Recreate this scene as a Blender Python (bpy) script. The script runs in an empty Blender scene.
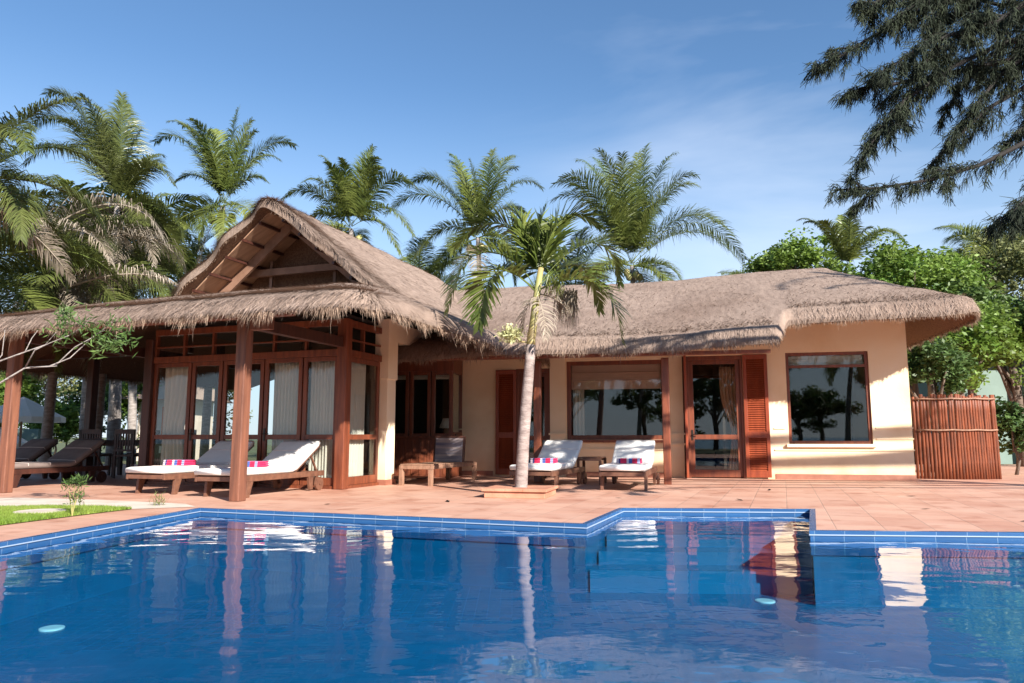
import bpy, math, random
import numpy as np
from mathutils import Vector, Matrix
from mathutils.geometry import tessellate_polygon
random.seed(7); RNG = np.random.default_rng(7)
R = math.radians
S = bpy.context.scene
C = S.collection
# ------------------------------------------------------------------ camera, light, exposure
F = 740.0; HOR = 437.0; EYE = 0.8
PITCH = math.atan((HOR-341.5)/F)
cam = bpy.data.objects.new('camera', bpy.data.cameras.new('camera')); C.objects.link(cam)
cam.data.sensor_width = 36; cam.data.lens = F/1024*36; cam.data.clip_start = .05; cam.data.clip_end = 5000
cam.location = (0, 0, EYE); cam.rotation_euler = (math.pi/2+PITCH, 0, 0); S.camera = cam
SUN_AZ, SUN_EL = R(34), R(29)      # to the right of the direction behind the camera
sd = Vector((math.sin(SUN_AZ)*math.cos(SUN_EL), -math.cos(SUN_AZ)*math.cos(SUN_EL), math.sin(SUN_EL)))
sun = bpy.data.objects.new('sun', bpy.data.lights.new('sun', 'SUN')); C.objects.link(sun)
sun.data.energy = 4.8; sun.data.angle = R(.55); sun.data.color = (1, .945, .87)
sun.location = (10, -10, 20); sun.rotation_euler = sd.to_track_quat('Z', 'Y').to_euler()
w = bpy.data.worlds.new('World'); S.world = w; w.use_nodes = True
nt = w.node_tree; nt.nodes.clear()
sky = nt.nodes.new('ShaderNodeTexSky'); sky.sky_type = 'NISHITA'; sky.sun_disc = False
sky.sun_elevation = SUN_EL; sky.sun_rotation = math.pi-SUN_AZ
sky.air_density = 1.0; sky.dust_density = .15; sky.ozone_density = 2.6
bg = nt.nodes.new('ShaderNodeBackground'); bg.inputs[1].default_value = .08
out = nt.nodes.new('ShaderNodeOutputWorld')
tc = nt.nodes.new('ShaderNodeTexCoord'); mp = nt.nodes.new('ShaderNodeMapping')
mp.inputs['Scale'].default_value = (1.2, 1.2, 4.5); mp.inputs['Rotation'].default_value = (0, R(18), 0)
nz = nt.nodes.new('ShaderNodeTexNoise'); nz.inputs['Scale'].default_value = 1.15; nz.inputs['Detail'].default_value = 6; nz.inputs['Roughness'].default_value = .52
nz.inputs['Distortion'].default_value = .5
cr = nt.nodes.new('ShaderNodeValToRGB'); cr.color_ramp.elements[0].position = .50; cr.color_ramp.elements[1].position = .84
cr.color_ramp.elements[0].color = (0, 0, 0, 1); cr.color_ramp.elements[1].color = (.62, .62, .62, 1)
mx = nt.nodes.new('ShaderNodeMix'); mx.data_type = 'RGBA'; mx.inputs[7].default_value = (6.6, 7.0, 7.8, 1)
hs = nt.nodes.new('ShaderNodeHueSaturation'); hs.inputs['Saturation'].default_value = 1.12
L = nt.links.new
sep = nt.nodes.new('ShaderNodeSeparateXYZ'); hr = nt.nodes.new('ShaderNodeValToRGB'); hr.color_ramp.interpolation = 'EASE'
hr.color_ramp.elements[0].position = .0; hr.color_ramp.elements[0].color = (.85, .85, .85, 1); hr.color_ramp.elements[1].position = .46; hr.color_ramp.elements[1].color = (0, 0, 0, 1)
hz_ = nt.nodes.new('ShaderNodeMix'); hz_.data_type = 'RGBA'; hz_.inputs[7].default_value = (3.9, 4.9, 6.2, 1)
L(tc.outputs['Generated'], mp.inputs[0]); L(mp.outputs[0], nz.inputs['Vector']); L(nz.outputs[0], cr.inputs[0])
L(sky.outputs[0], hs.inputs['Color']); L(hs.outputs[0], hz_.inputs[6]); L(hz_.outputs[2], mx.inputs[6]); L(tc.outputs['Generated'], sep.inputs[0]); L(sep.outputs[2], hr.inputs[0]); L(hr.outputs[0], hz_.inputs[0]); xr = nt.nodes.new('ShaderNodeMapRange'); xr.inputs[1].default_value = -.05; xr.inputs[2].default_value = .35; L(sep.outputs[0], xr.inputs[0])
cm = nt.nodes.new('ShaderNodeMath'); cm.operation = 'MULTIPLY'; L(cr.outputs[0], cm.inputs[0]); L(xr.outputs[0], cm.inputs[1]); L(cm.outputs[0], mx.inputs[0]); L(mx.outputs[2], bg.inputs[0]); L(bg.outputs[0], out.inputs[0])
S.view_settings.view_transform = 'Standard'; S.view_settings.look = 'None'; S.view_settings.gamma = 1; S.view_settings.use_curve_mapping = False
S.view_settings.exposure = 1.22
S.render.engine = 'CYCLES'; S.cycles.max_bounces = 8; S.cycles.transparent_max_bounces = 24; S.cycles.caustics_reflective = False; S.cycles.caustics_refractive = False
S.cycles.sample_clamp_indirect = 6

# ------------------------------------------------------------------ helpers
def ray(px, py):
    x, y = (px-512)/F, (341.5-py)/F
    c, s = math.cos(PITCH), math.sin(PITCH)
    return Vector((x, c-y*s, s+y*c))
def at_y(px, py, Y):
    d = ray(px, py); t = Y/d.y; return Vector((d.x*t, Y, EYE+d.z*t))
def at_z(px, py, z=0.):
    d = ray(px, py); t = (z-EYE)/d.z; return Vector((d.x*t, d.y*t, z))
class Frame:
    def __init__(s, ox, oy, deg):
        s.o = Vector((ox, oy, 0)); a = R(deg); s.deg = deg
        s.U = Vector((math.cos(a), -math.sin(a), 0)); s.V = Vector((math.sin(a), math.cos(a), 0))
    def p(s, u, v, z=0.): q = s.o+s.U*u+s.V*v; return Vector((q.x, q.y, z))
    def hit(s, px, py, v=0.):
        d = ray(px, py); o = Vector((0, 0, EYE)); n = s.V
        t = ((s.o+s.V*v)-o).dot(n)/d.dot(n); q = o+d*t
        return (q-s.o).dot(s.U), q.z
PAV = Frame(-2.64, 11.6, 20)     # pavilion: origin at the glass corner
WNG = Frame(-.36, 15.6, 12.4)    # wing
class MB:
    def __init__(s): s.v = []; s.f = []; s.uv = []; s.hasuv = False
    def add(s, vs, fs, uvs=None):
        b = len(s.v); s.v += [tuple(x) for x in vs]
        for k, f in enumerate(fs):
            s.f.append(tuple(i+b for i in f))
            if uvs is not None: s.hasuv = True; s.uv += uvs[k]
            else: s.uv += [(0, 0)]*len(f)
        return s
    def hexa(s, c):   # 8 corners: bottom 4 ccw, top 4 ccw
        return s.add(c, [(3, 2, 1, 0), (4, 5, 6, 7), (0, 1, 5, 4), (1, 2, 6, 5), (2, 3, 7, 6), (3, 0, 4, 7)])
    def box(s, x0, x1, y0, y1, z0, z1):
        return s.hexa([(x0, y0, z0), (x1, y0, z0), (x1, y1, z0), (x0, y1, z0), (x0, y0, z1), (x1, y0, z1), (x1, y1, z1), (x0, y1, z1)])
    def fbox(s, fr, u0, u1, v0, v1, z0, z1):
        p = fr.p
        return s.hexa([p(u0, v0, z0), p(u1, v0, z0), p(u1, v1, z0), p(u0, v1, z0), p(u0, v0, z1), p(u1, v0, z1), p(u1, v1, z1), p(u0, v1, z1)])
    def bar(s, a, b, wd, th, up=(0, 0, 1)):
        a = Vector(a); b = Vector(b); d = (b-a).normalized(); u = Vector(up)
        if abs(d.dot(u)) > .97: u = Vector((0, 1, 0))
        sx = d.cross(u).normalized()*wd/2; sy = sx.cross(d).normalized()*th/2
        return s.hexa([a-sx-sy, a+sx-sy, a+sx+sy, a-sx+sy, b-sx-sy, b+sx-sy, b+sx+sy, b-sx+sy])
    def tube(s, pts, rads, n=8, cap=True):
        pts = [Vector(p) for p in pts]; rings = []; prev = None
        for i, p in enumerate(pts):
            d = (pts[min(i+1, len(pts)-1)]-pts[max(i-1, 0)]).normalized()
            a = prev if prev is not None else (Vector((1, 0, 0)) if abs(d.x) < .9 else Vector((0, 1, 0)))
            a = (a-d*a.dot(d)).normalized(); prev = a; b = d.cross(a)
            r = rads[i] if hasattr(rads, '__len__') else rads
            rings.append([p+(a*math.cos(2*math.pi*k/n)+b*math.sin(2*math.pi*k/n))*r for k in range(n)])
        vs = [q for rg in rings for q in rg]; fs = []
        for i in range(len(pts)-1):
            for k in range(n): fs.append((i*n+k, i*n+(k+1) % n, (i+1)*n+(k+1) % n, (i+1)*n+k))
        if cap: fs.append(tuple(range(n-1, -1, -1))); fs.append(tuple((len(pts)-1)*n+k for k in range(n)))
        return s.add(vs, fs)
    def build(s, name, mat, parent=None, world=False, smooth=False, bevel=0):
        me = bpy.data.meshes.new(name); vs = s.v
        if world and parent is not None:
            rt = parent
            while rt.parent: rt = rt.parent
            l = rt.location; vs = [(a-l.x, b-l.y, c-l.z) for a, b, c in vs]
        me.from_pydata(vs, [], s.f)
        if s.hasuv:
            ul = me.uv_layers.new(name='UVMap'); ul.data.foreach_set('uv', [c for q in s.uv for c in q])
        me.materials.append(mat)
        if smooth: me.polygons.foreach_set('use_smooth', [True]*len(me.polygons))
        me.update()
        o = bpy.data.objects.new(name, me); C.objects.link(o); o.parent = parent
        if bevel:
            m = o.modifiers.new('bevel', 'BEVEL'); m.width = bevel; m.segments = 2; m.limit_method = 'ANGLE'; m.angle_limit = R(40)
        return o
def build_np(name, V, Fq, mat, parent=None, smooth=False, vcol=None):
    """big meshes: V (n,3), Fq (m,k)"""
    me = bpy.data.meshes.new(name); V = np.asarray(V, np.float32); Fq = np.asarray(Fq, np.int32)
    if parent is not None:
        rt = parent
        while rt.parent: rt = rt.parent
        V = V-np.array(rt.location, np.float32)
    m, k = Fq.shape
    me.vertices.add(len(V)); me.vertices.foreach_set('co', V.ravel())
    me.loops.add(m*k); me.loops.foreach_set('vertex_index', Fq.ravel())
    me.polygons.add(m); me.polygons.foreach_set('loop_start', np.arange(m, dtype=np.int32)*k); me.polygons.foreach_set('loop_total', np.full(m, k, np.int32))
    if smooth: me.polygons.foreach_set('use_smooth', np.ones(m, bool))
    if vcol is not None:
        at = me.attributes.new('tone', 'FLOAT', 'POINT'); at.data.foreach_set('value', np.asarray(vcol, np.float32))
    me.materials.append(mat); me.update(calc_edges=True); me.validate()
    o = bpy.data.objects.new(name, me); C.objects.link(o); o.parent = parent
    return o
def tag(o, label=None, cat=None, group=None, kind=None):
    if label: o['label'] = label
    if cat: o['category'] = cat
    if group: o['group'] = group
    if kind: o['kind'] = kind
    return o
def empty(name, loc, rz=0, label=None, cat=None, group=None):
    o = bpy.data.objects.new(name, None); C.objects.link(o); o.location = loc; o.rotation_euler = (0, 0, rz)
    o.empty_display_size = .2
    return tag(o, label, cat, group)
def copy_tree(o, parent=None):
    c = o.copy(); C.objects.link(c); c.parent = parent
    for ch in [x for x in bpy.data.objects if x.parent == o]: copy_tree(ch, c)
    return c

# ------------------------------------------------------------------ materials
def mat(name, col, rough=.6, col2=None, nscale=6, ndetail=5, bump=0, bscale=60, stretch=(1, 1, 1), metal=0, spec=.5, coords='Object', trans=0, ramp=(.35, .65), dirt=None, tone=False, sheen=0):
    m = bpy.data.materials.new(name); m.use_nodes = True; t = m.node_tree; b = t.nodes['Principled BSDF']
    b.inputs['Roughness'].default_value = rough; b.inputs['Metallic'].default_value = metal; b.inputs['Specular IOR Level'].default_value = spec
    b.inputs['Base Color'].default_value = (*col, 1)
    tcn = t.nodes.new('ShaderNodeTexCoord'); mpn = t.nodes.new('ShaderNodeMapping'); mpn.inputs['Scale'].default_value = stretch
    t.links.new(tcn.outputs[coords], mpn.inputs[0]); last = None
    if col2 is not None:
        n = t.nodes.new('ShaderNodeTexNoise'); n.inputs['Scale'].default_value = nscale; n.inputs['Detail'].default_value = ndetail; n.inputs['Roughness'].default_value = .6
        t.links.new(mpn.outputs[0], n.inputs['Vector'])
        r = t.nodes.new('ShaderNodeValToRGB'); r.color_ramp.elements[0].position = ramp[0]; r.color_ramp.elements[1].position = ramp[1]
        r.color_ramp.elements[0].color = (*col, 1); r.color_ramp.elements[1].color = (*col2, 1)
        t.links.new(n.outputs[0], r.inputs[0]); last = r.outputs[0]
    if tone:
        a = t.nodes.new('ShaderNodeAttribute'); a.attribute_name = 'tone'
        h = t.nodes.new('ShaderNodeHueSaturation'); h.inputs['Color'].default_value = (*col, 1)
        if last: t.links.new(last, h.inputs['Color'])
        t.links.new(a.outputs['Fac'], h.inputs['Value']); last = h.outputs[0]
    if dirt:
        n2 = t.nodes.new('ShaderNodeTexNoise'); n2.inputs['Scale'].default_value = dirt[1]; n2.inputs['Detail'].default_value = 6
        t.links.new(tcn.outputs[coords], n2.inputs['Vector'])
        r2 = t.nodes.new('ShaderNodeValToRGB'); r2.color_ramp.elements[0].position = .5; r2.color_ramp.elements[1].position = .75
        t.links.new(n2.outputs[0], r2.inputs[0])
        mm = t.nodes.new('ShaderNodeMix'); mm.data_type = 'RGBA'; mm.blend_type = 'MULTIPLY'; mm.inputs[7].default_value = (*dirt[0], 1)
        t.links.new(r2.outputs[0], mm.inputs[0])
        if last: t.links.new(last, mm.inputs[6])
        else: mm.inputs[6].default_value = (*col, 1)
        last = mm.outputs[2]
    if last: t.links.new(last, b.inputs['Base Color'])
    if bump:
        nb = t.nodes.new('ShaderNodeTexNoise'); nb.inputs['Scale'].default_value = bscale; nb.inputs['Detail'].default_value = 4
        t.links.new(mpn.outputs[0], nb.inputs['Vector'])
        bp = t.nodes.new('ShaderNodeBump'); bp.inputs['Strength'].default_value = bump; bp.inputs['Distance'].default_value = .02
        t.links.new(nb.outputs[0], bp.inputs['Height']); t.links.new(bp.outputs[0], b.inputs['Normal'])
    if trans:
        tr = t.nodes.new('ShaderNodeBsdfTranslucent'); tr.inputs[0].default_value = (*[min(1, c*1.3) for c in col], 1)
        if last: t.links.new(last, tr.inputs[0])
        ms = t.nodes.new('ShaderNodeMixShader'); ms.inputs[0].default_value = trans
        t.links.new(b.outputs[0], ms.inputs[1]); t.links.new(tr.outputs[0], ms.inputs[2]); t.links.new(ms.outputs[0], t.nodes['Material Output'].inputs[0])
    return m
def schlick(t, f0, normal=None):
    lw = t.nodes.new('ShaderNodeLayerWeight'); lw.inputs[0].default_value = .5
    if normal: t.links.new(normal, lw.inputs['Normal'])
    p = t.nodes.new('ShaderNodeMath'); p.operation = 'POWER'; p.inputs[1].default_value = 5; t.links.new(lw.outputs['Facing'], p.inputs[0])
    m = t.nodes.new('ShaderNodeMath'); m.operation = 'MULTIPLY_ADD'; m.inputs[1].default_value = 1-f0; m.inputs[2].default_value = f0; t.links.new(p.outputs[0], m.inputs[0]); return m
def glass_mat(name, tint=(.75, .8, .8), ior=1.5, bumpy=0.0):
    m = bpy.data.materials.new(name); m.use_nodes = True; t = m.node_tree; t.nodes.remove(t.nodes['Principled BSDF'])
    fr = schlick(t, ior)
    g = t.nodes.new('ShaderNodeBsdfGlossy'); g.inputs['Roughness'].default_value = .012; g.inputs[0].default_value = (1, 1, 1, 1)
    tr = t.nodes.new('ShaderNodeBsdfTransparent'); tr.inputs[0].default_value = (*tint, 1)
    ms = t.nodes.new('ShaderNodeMixShader')
    t.links.new(fr.outputs[0], ms.inputs[0]); t.links.new(tr.outputs[0], ms.inputs[1]); t.links.new(g.outputs[0], ms.inputs[2]); t.links.new(ms.outputs[0], t.nodes['Material Output'].inputs[0])
    if bumpy:
        n = t.nodes.new('ShaderNodeTexNoise'); n.inputs['Scale'].default_value = 1.5
        bp = t.nodes.new('ShaderNodeBump'); bp.inputs['Strength'].default_value = bumpy; bp.inputs['Distance'].default_value = .02
        t.links.new(n.outputs[0], bp.inputs['Height']); t.links.new(bp.outputs[0], g.inputs['Normal'])
    return m
M = {}
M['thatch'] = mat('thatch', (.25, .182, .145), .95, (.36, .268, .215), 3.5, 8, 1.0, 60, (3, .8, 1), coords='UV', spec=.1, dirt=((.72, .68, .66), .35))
M['straw_top'] = mat('weathered_straw', (.355, .264, .212), .95, (.28, .205, .163), 5, 3, spec=.1, tone=True)
M['straw'] = mat('straw', (.40, .29, .215), .95, (.26, .18, .13), 5, 3, spec=.1, trans=.25, tone=True)
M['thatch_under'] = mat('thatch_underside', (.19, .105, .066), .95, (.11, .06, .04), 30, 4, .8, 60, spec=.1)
M['wood'] = mat('reddish_timber', (.22, .06, .025), .42, (.12, .032, .016), 3, 6, .15, 40, (6, 6, .6))
M['wood_dark'] = mat('dark_timber', (.075, .025, .016), .45, (.04, .014, .01), 3, 6, .15, 40, (6, 6, .6))
M['wood_post'] = mat('weathered_post_timber', (.24, .092, .05), .6, (.12, .045, .027), 2.5, 6, .3, 30, (8, 8, .5))
M['wood_pale'] = mat('weathered_teak', (.36, .20, .13), .65, (.22, .115, .07), 4, 6, .2, 50, (5, 5, 1))
M['rafter'] = mat('rafter_timber', (.27, .15, .10), .65, (.18, .095, .06), 3, 5, .2, 40)
M['teak'] = mat('brown_teak', (.19, .085, .05), .5, (.11, .048, .03), 4, 6, .2, 50, (3, 3, 3))
M['shutter'] = mat('red_shutter_paint', (.33, .068, .026), .4, (.22, .043, .018), 3, 5, .1, 40, (4, 4, .7))
M['wall'] = mat('ochre_plaster', (.88, .68, .44), .85, (.90, .73, .51), 1.2, 5, .12, 30, dirt=((.84, .77, .68), 1.1))
M['cream'] = mat('cream_plaster', (.88, .71, .49), .85, (.90, .75, .55), 1.2, 5, .12, 30, dirt=((.9, .87, .8), 1.3))
M['soffit'] = mat('timber_soffit', (.42, .25, .16), .7, (.30, .17, .105), 2, 5, .2, 30, (1, 6, 1))
M['skirting'] = mat('terracotta_skirting', (.36, .15, .095), .6, (.27, .105, .065), 5, 4)
M['dark'] = mat('room_shade_black', (.03, .022, .018), .9, (.045, .033, .027), 2, 3)  # near-black wall colour stands in for the shade inside the rooms
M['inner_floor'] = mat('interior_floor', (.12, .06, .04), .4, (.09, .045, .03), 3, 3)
M['curtain'] = mat('white_curtain_cloth', (.90, .84, .77), .9, (.85, .79, .72), 3, 3, .15, 60, trans=.35)
M['peach'] = mat('peach_curtain_cloth', (.62, .36, .24), .9, (.54, .31, .2), 3, 3, .15, 60, trans=.3)
M['blind'] = mat('rose_roman_blind', (.84, .58, .48), .9, (.78, .52, .42), 3, 3, .1, 90, trans=.25)
M['canvas'] = mat('white_canvas', (.86, .83, .78), .85, (.80, .77, .72), 4, 3, .12, 80)
M['canvas_grey'] = mat('grey_canvas', (.20, .155, .14), .85, (.15, .115, .10), 4, 3, .12, 80)
M['piping'] = mat('pale_canvas_edge', (.68, .56, .50), .85, (.62, .5, .44), 4, 3)
M['weave'] = mat('blue_grey_weave', (.10, .10, .15), .7, (.32, .26, .24), 9, 3, .2, 80, (.1, .1, 2))
M['glass'] = glass_mat('window_glass', (.90, .92, .90), .045, .006)
M['trunk_front'] = mat('pinkish_palm_bark', (.36, .29, .26), .9, (.20, .15, .135), 5, 6, .7, 18, (1, 1, 3))
M['trunk_grey'] = mat('grey_palm_bark', (.36, .32, .29), .9, (.20, .17, .15), 7, 6, .8, 18, (1, 1, 3))
M['trunk_brown'] = mat('brown_bark', (.16, .115, .085), .9, (.09, .065, .05), 6, 5, .8, 20)
M['bough'] = mat('dark_bough_bark', (.022, .017, .014), .9, (.015, .012, .01), 6, 5, .5, 20)
M['shaft'] = mat('green_crownshaft', (.30, .33, .10), .5, (.36, .27, .12), 4, 4)
M['fibre'] = mat('dry_palm_fibre', (.42, .31, .21), .95, (.26, .19, .13), 8, 4, trans=.2)
def leafmat(n, a, b, tr=.32, rough=.45, sc=.8):
    return mat(n, a, rough, b, sc, 3, trans=tr, tone=True, spec=.4)
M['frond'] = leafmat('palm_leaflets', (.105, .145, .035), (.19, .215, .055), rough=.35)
M['frond_dark'] = leafmat('dark_palm_leaflets', (.085, .11, .03), (.14, .155, .045), rough=.35)  # darker leaflet colour for the far-left palms
M['frond_near'] = leafmat('broad_palm_leaflets', (.095, .14, .03), (.175, .20, .045), rough=.38, sc=2)
M['frond_dead'] = leafmat('dead_palm_leaflets', (.40, .34, .27), (.22, .175, .125), .25, .9, sc=1.5)
M['rachis'] = mat('frond_midrib', (.30, .30, .09), .5, (.36, .28, .12), 3, 3)
M['leaf'] = leafmat('broad_green_leaves', (.11, .20, .03), (.20, .28, .05), .38, .5)
M['blossom'] = leafmat('pale_blossom', (.34, .36, .16), (.5, .48, .28), .3, .6)
M['leaf_mid'] = leafmat('mid_green_leaves', (.07, .13, .03), (.13, .19, .05), .3, .5)
M['leaf_dark'] = leafmat('deep_green_leaves', (.05, .10, .025), (.10, .16, .04), .3, .5)
M['leaf_olive'] = leafmat('olive_green_leaves', (.13, .15, .05), (.22, .23, .09), .3, .5)
M['needle'] = leafmat('casuarina_needles', (.016, .024, .013), (.032, .042, .02), .05, .9, 3)
M['grass'] = leafmat('lawn_grass_blades', (.17, .27, .03), (.27, .34, .06), .3, .6)
M['ground'] = mat('lawn_ground', (.055, .085, .02), .95, (.10, .10, .045), .8, 8, .5, 20)
M['lawn'] = mat('lawn_soil', (.16, .24, .045), .95, (.20, .22, .08), 6, 8, .5, 60)
M['concrete'] = mat('pale_concrete', (.66, .57, .48), .85, (.52, .44, .36), 2.5, 7, .3, 40)
M['sea'] = mat('sea_water', (.05, .14, .2), .25, (.07, .17, .24), .05, 3, .4, .8)
M['bamboo'] = mat('red_brown_bamboo', (.30, .078, .028), .55, (.10, .035, .02), 3, 6, .3, 40, (6, 6, .7), ramp=(.3, .7))
M['tile_slab'] = mat('terracotta_block', (.56, .27, .17), .75, (.46, .2, .12), 4, 5, .2, 50, dirt=((.8, .75, .72), 3))
M['white_wall'] = mat('pale_garden_wall_paint', (.20, .27, .235), .85, (.16, .22, .19), .7, 5)
M['orange'] = mat('orange_panel_paint', (.62, .14, .03), .6, (.5, .11, .025), 1, 4)
M['towel_red'] = mat('striped_towel_cloth', (.60, .03, .06), .95)
M['metal'] = mat('dark_metal', (.05, .045, .04), .4, metal=.8)
M['bolt'] = mat('pool_lamp_glass', (.62, .68, .70), .3)

# terracotta paving
def paving():
    m = bpy.data.materials.new('terracotta_paving'); m.use_nodes = True; t = m.node_tree; b = t.nodes['Principled BSDF']
    tcn = t.nodes.new('ShaderNodeTexCoord'); mpn = t.nodes.new('ShaderNodeMapping'); mpn.inputs['Rotation'].default_value = (0, 0, R(20))
    t.links.new(tcn.outputs['Object'], mpn.inputs[0])
    br = t.nodes.new('ShaderNodeTexBrick'); br.offset = 0; br.inputs['Scale'].default_value = 1; br.inputs['Brick Width'].default_value = .4; br.inputs['Row Height'].default_value = .4
    br.inputs['Mortar Size'].default_value = .006; br.inputs['Mortar Smooth'].default_value = .3; br.inputs['Bias'].default_value = 0
    br.inputs['Color1'].default_value = (.60, .33, .23, 1); br.inputs['Color2'].default_value = (.47, .225, .15, 1); br.inputs['Mortar'].default_value = (.34, .2, .145, 1)
    t.links.new(mpn.outputs[0], br.inputs['Vector'])
    n = t.nodes.new('ShaderNodeTexNoise'); n.inputs['Scale'].default_value = .9; n.inputs['Detail'].default_value = 8; n.inputs['Roughness'].default_value = .65
    t.links.new(mpn.outputs[0], n.inputs['Vector'])
    r = t.nodes.new('ShaderNodeValToRGB'); r.color_ramp.elements[0].position = .38; r.color_ramp.elements[1].position = .68
    r.color_ramp.elements[0].color = (0, 0, 0, 1); r.color_ramp.elements[1].color = (.6, .6, .6, 1); t.links.new(n.outputs[0], r.inputs[0])
    mm = t.nodes.new('ShaderNodeMix'); mm.data_type = 'RGBA'; mm.inputs[7].default_value = (.68, .44, .33, 1)
    t.links.new(r.outputs[0], mm.inputs[0]); t.links.new(br.outputs[0], mm.inputs[6])
    n2 = t.nodes.new('ShaderNodeTexNoise'); n2.inputs['Scale'].default_value = 2.7; n2.inputs['Detail'].default_value = 7; t.links.new(mpn.outputs[0], n2.inputs['Vector'])
    r2 = t.nodes.new('ShaderNodeValToRGB'); r2.color_ramp.elements[0].position = .55; r2.color_ramp.elements[1].position = .75; t.links.new(n2.outputs[0], r2.inputs[0])
    m2 = t.nodes.new('ShaderNodeMix'); m2.data_type = 'RGBA'; m2.blend_type = 'MULTIPLY'; m2.inputs[7].default_value = (.66, .50, .44, 1)
    t.links.new(r2.outputs[0], m2.inputs[0]); t.links.new(mm.outputs[2], m2.inputs[6]); t.links.new(m2.outputs[2], b.inputs['Base Color'])
    b.inputs['Roughness'].default_value = .55
    bp = t.nodes.new('ShaderNodeBump'); bp.inputs['Strength'].default_value = .5; bp.inputs['Distance'].default_value = .01; t.links.new(br.outputs['Fac'], bp.inputs['Height']); bp.invert = True
    t.links.new(bp.outputs[0], b.inputs['Normal'])
    return m
def splash(m):
    t = m.node_tree; b = t.nodes['Principled BSDF']; src = b.inputs['Base Color'].links[0].from_socket
    tcn = t.nodes.new('ShaderNodeTexCoord'); sp = t.nodes.new('ShaderNodeSeparateXYZ'); t.links.new(tcn.outputs['Object'], sp.inputs[0])
    n = t.nodes.new('ShaderNodeTexNoise'); n.inputs['Scale'].default_value = 4; n.inputs['Detail'].default_value = 8; t.links.new(tcn.outputs['Object'], n.inputs['Vector'])
    mr = t.nodes.new('ShaderNodeMapRange'); mr.inputs[1].default_value = .55; mr.inputs[2].default_value = .08; t.links.new(sp.outputs[2], mr.inputs[0])
    mu = t.nodes.new('ShaderNodeMath'); mu.operation = 'MULTIPLY'; t.links.new(mr.outputs[0], mu.inputs[0]); t.links.new(n.outputs[0], mu.inputs[1])
    mm = t.nodes.new('ShaderNodeMix'); mm.data_type = 'RGBA'; mm.blend_type = 'MULTIPLY'; mm.inputs[7].default_value = (.70, .55, .44, 1)
    t.links.new(mu.outputs[0], mm.inputs[0]); t.links.new(src, mm.inputs[6]); t.links.new(mm.outputs[2], b.inputs['Base Color'])
splash(M['wall']); splash(M['cream'])
M['deck'] = paving()
def pooltile(name, c1, c2, mortar, bw, rh, ms, rough=.25):
    m = bpy.data.materials.new(name); m.use_nodes = True; t = m.node_tree; b = t.nodes['Principled BSDF']
    tcn = t.nodes.new('ShaderNodeTexCoord'); br = t.nodes.new('ShaderNodeTexBrick'); br.offset = 0; br.inputs['Scale'].default_value = 1
    br.inputs['Brick Width'].default_value = bw; br.inputs['Row Height'].default_value = rh; br.inputs['Mortar Size'].default_value = ms; br.inputs['Mortar Smooth'].default_value = .1
    br.inputs['Color1'].default_value = (*c1, 1); br.inputs['Color2'].default_value = (*c2, 1); br.inputs['Mortar'].default_value = (*mortar, 1)
    t.links.new(tcn.outputs['UV'], br.inputs['Vector']); t.links.new(br.outputs[0], b.inputs['Base Color']); b.inputs['Roughness'].default_value = rough
    return m
M['pool_tile'] = pooltile('blue_pool_tile', (.003, .115, .245), (.0025, .098, .215), (.008, .135, .27), .1, .1, .002)
M['edge_tile'] = pooltile('blue_edge_tile', (.03, .105, .25), (.024, .085, .21), (.14, .21, .32), .25, .5, .003)
M['grout'] = mat('pale_grout', (.30, .38, .5), .6)
def water():
    m = bpy.data.materials.new('pool_water'); m.use_nodes = True; t = m.node_tree; t.nodes.remove(t.nodes['Principled BSDF'])
    tcn = t.nodes.new('ShaderNodeTexCoord')
    def noise(sc, d, st):
        mpn = t.nodes.new('ShaderNodeMapping'); mpn.inputs['Scale'].default_value = st; t.links.new(tcn.outputs['Object'], mpn.inputs[0])
        n = t.nodes.new('ShaderNodeTexNoise'); n.inputs['Scale'].default_value = sc; n.inputs['Detail'].default_value = d; n.inputs['Distortion'].default_value = .4; t.links.new(mpn.outputs[0], n.inputs['Vector']); return n
    a = noise(.9, 2, (1, 1.6, 1)); b_ = noise(5, 2, (1, 1.5, 1))
    ad = t.nodes.new('ShaderNodeMath'); ad.operation = 'MULTIPLY_ADD'; ad.inputs[1].default_value = .10
    t.links.new(b_.outputs[0], ad.inputs[0]); t.links.new(a.outputs[0], ad.inputs[2])
    bp = t.nodes.new('ShaderNodeBump'); bp.inputs['Strength'].default_value = .28; bp.inputs['Distance'].default_value = .05
    t.links.new(ad.outputs[0], bp.inputs['Height'])
    fr = schlick(t, .02, bp.outputs[0])
    g = t.nodes.new('ShaderNodeBsdfGlossy'); g.inputs['Roughness'].default_value = .02; t.links.new(bp.outputs[0], g.inputs['Normal']); g.inputs[0].default_value = (1, 1, 1, 1)
    tr = t.nodes.new('ShaderNodeBsdfTransparent'); tr.inputs[0].default_value = (.55, .86, .95, 1)
    ms = t.nodes.new('ShaderNodeMixShader'); t.links.new(fr.outputs[0], ms.inputs[0]); t.links.new(tr.outputs[0], ms.inputs[1]); t.links.new(g.outputs[0], ms.inputs[2]); t.links.new(ms.outputs[0], t.nodes['Material Output'].inputs[0])
    return m
M['water'] = water()
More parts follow.
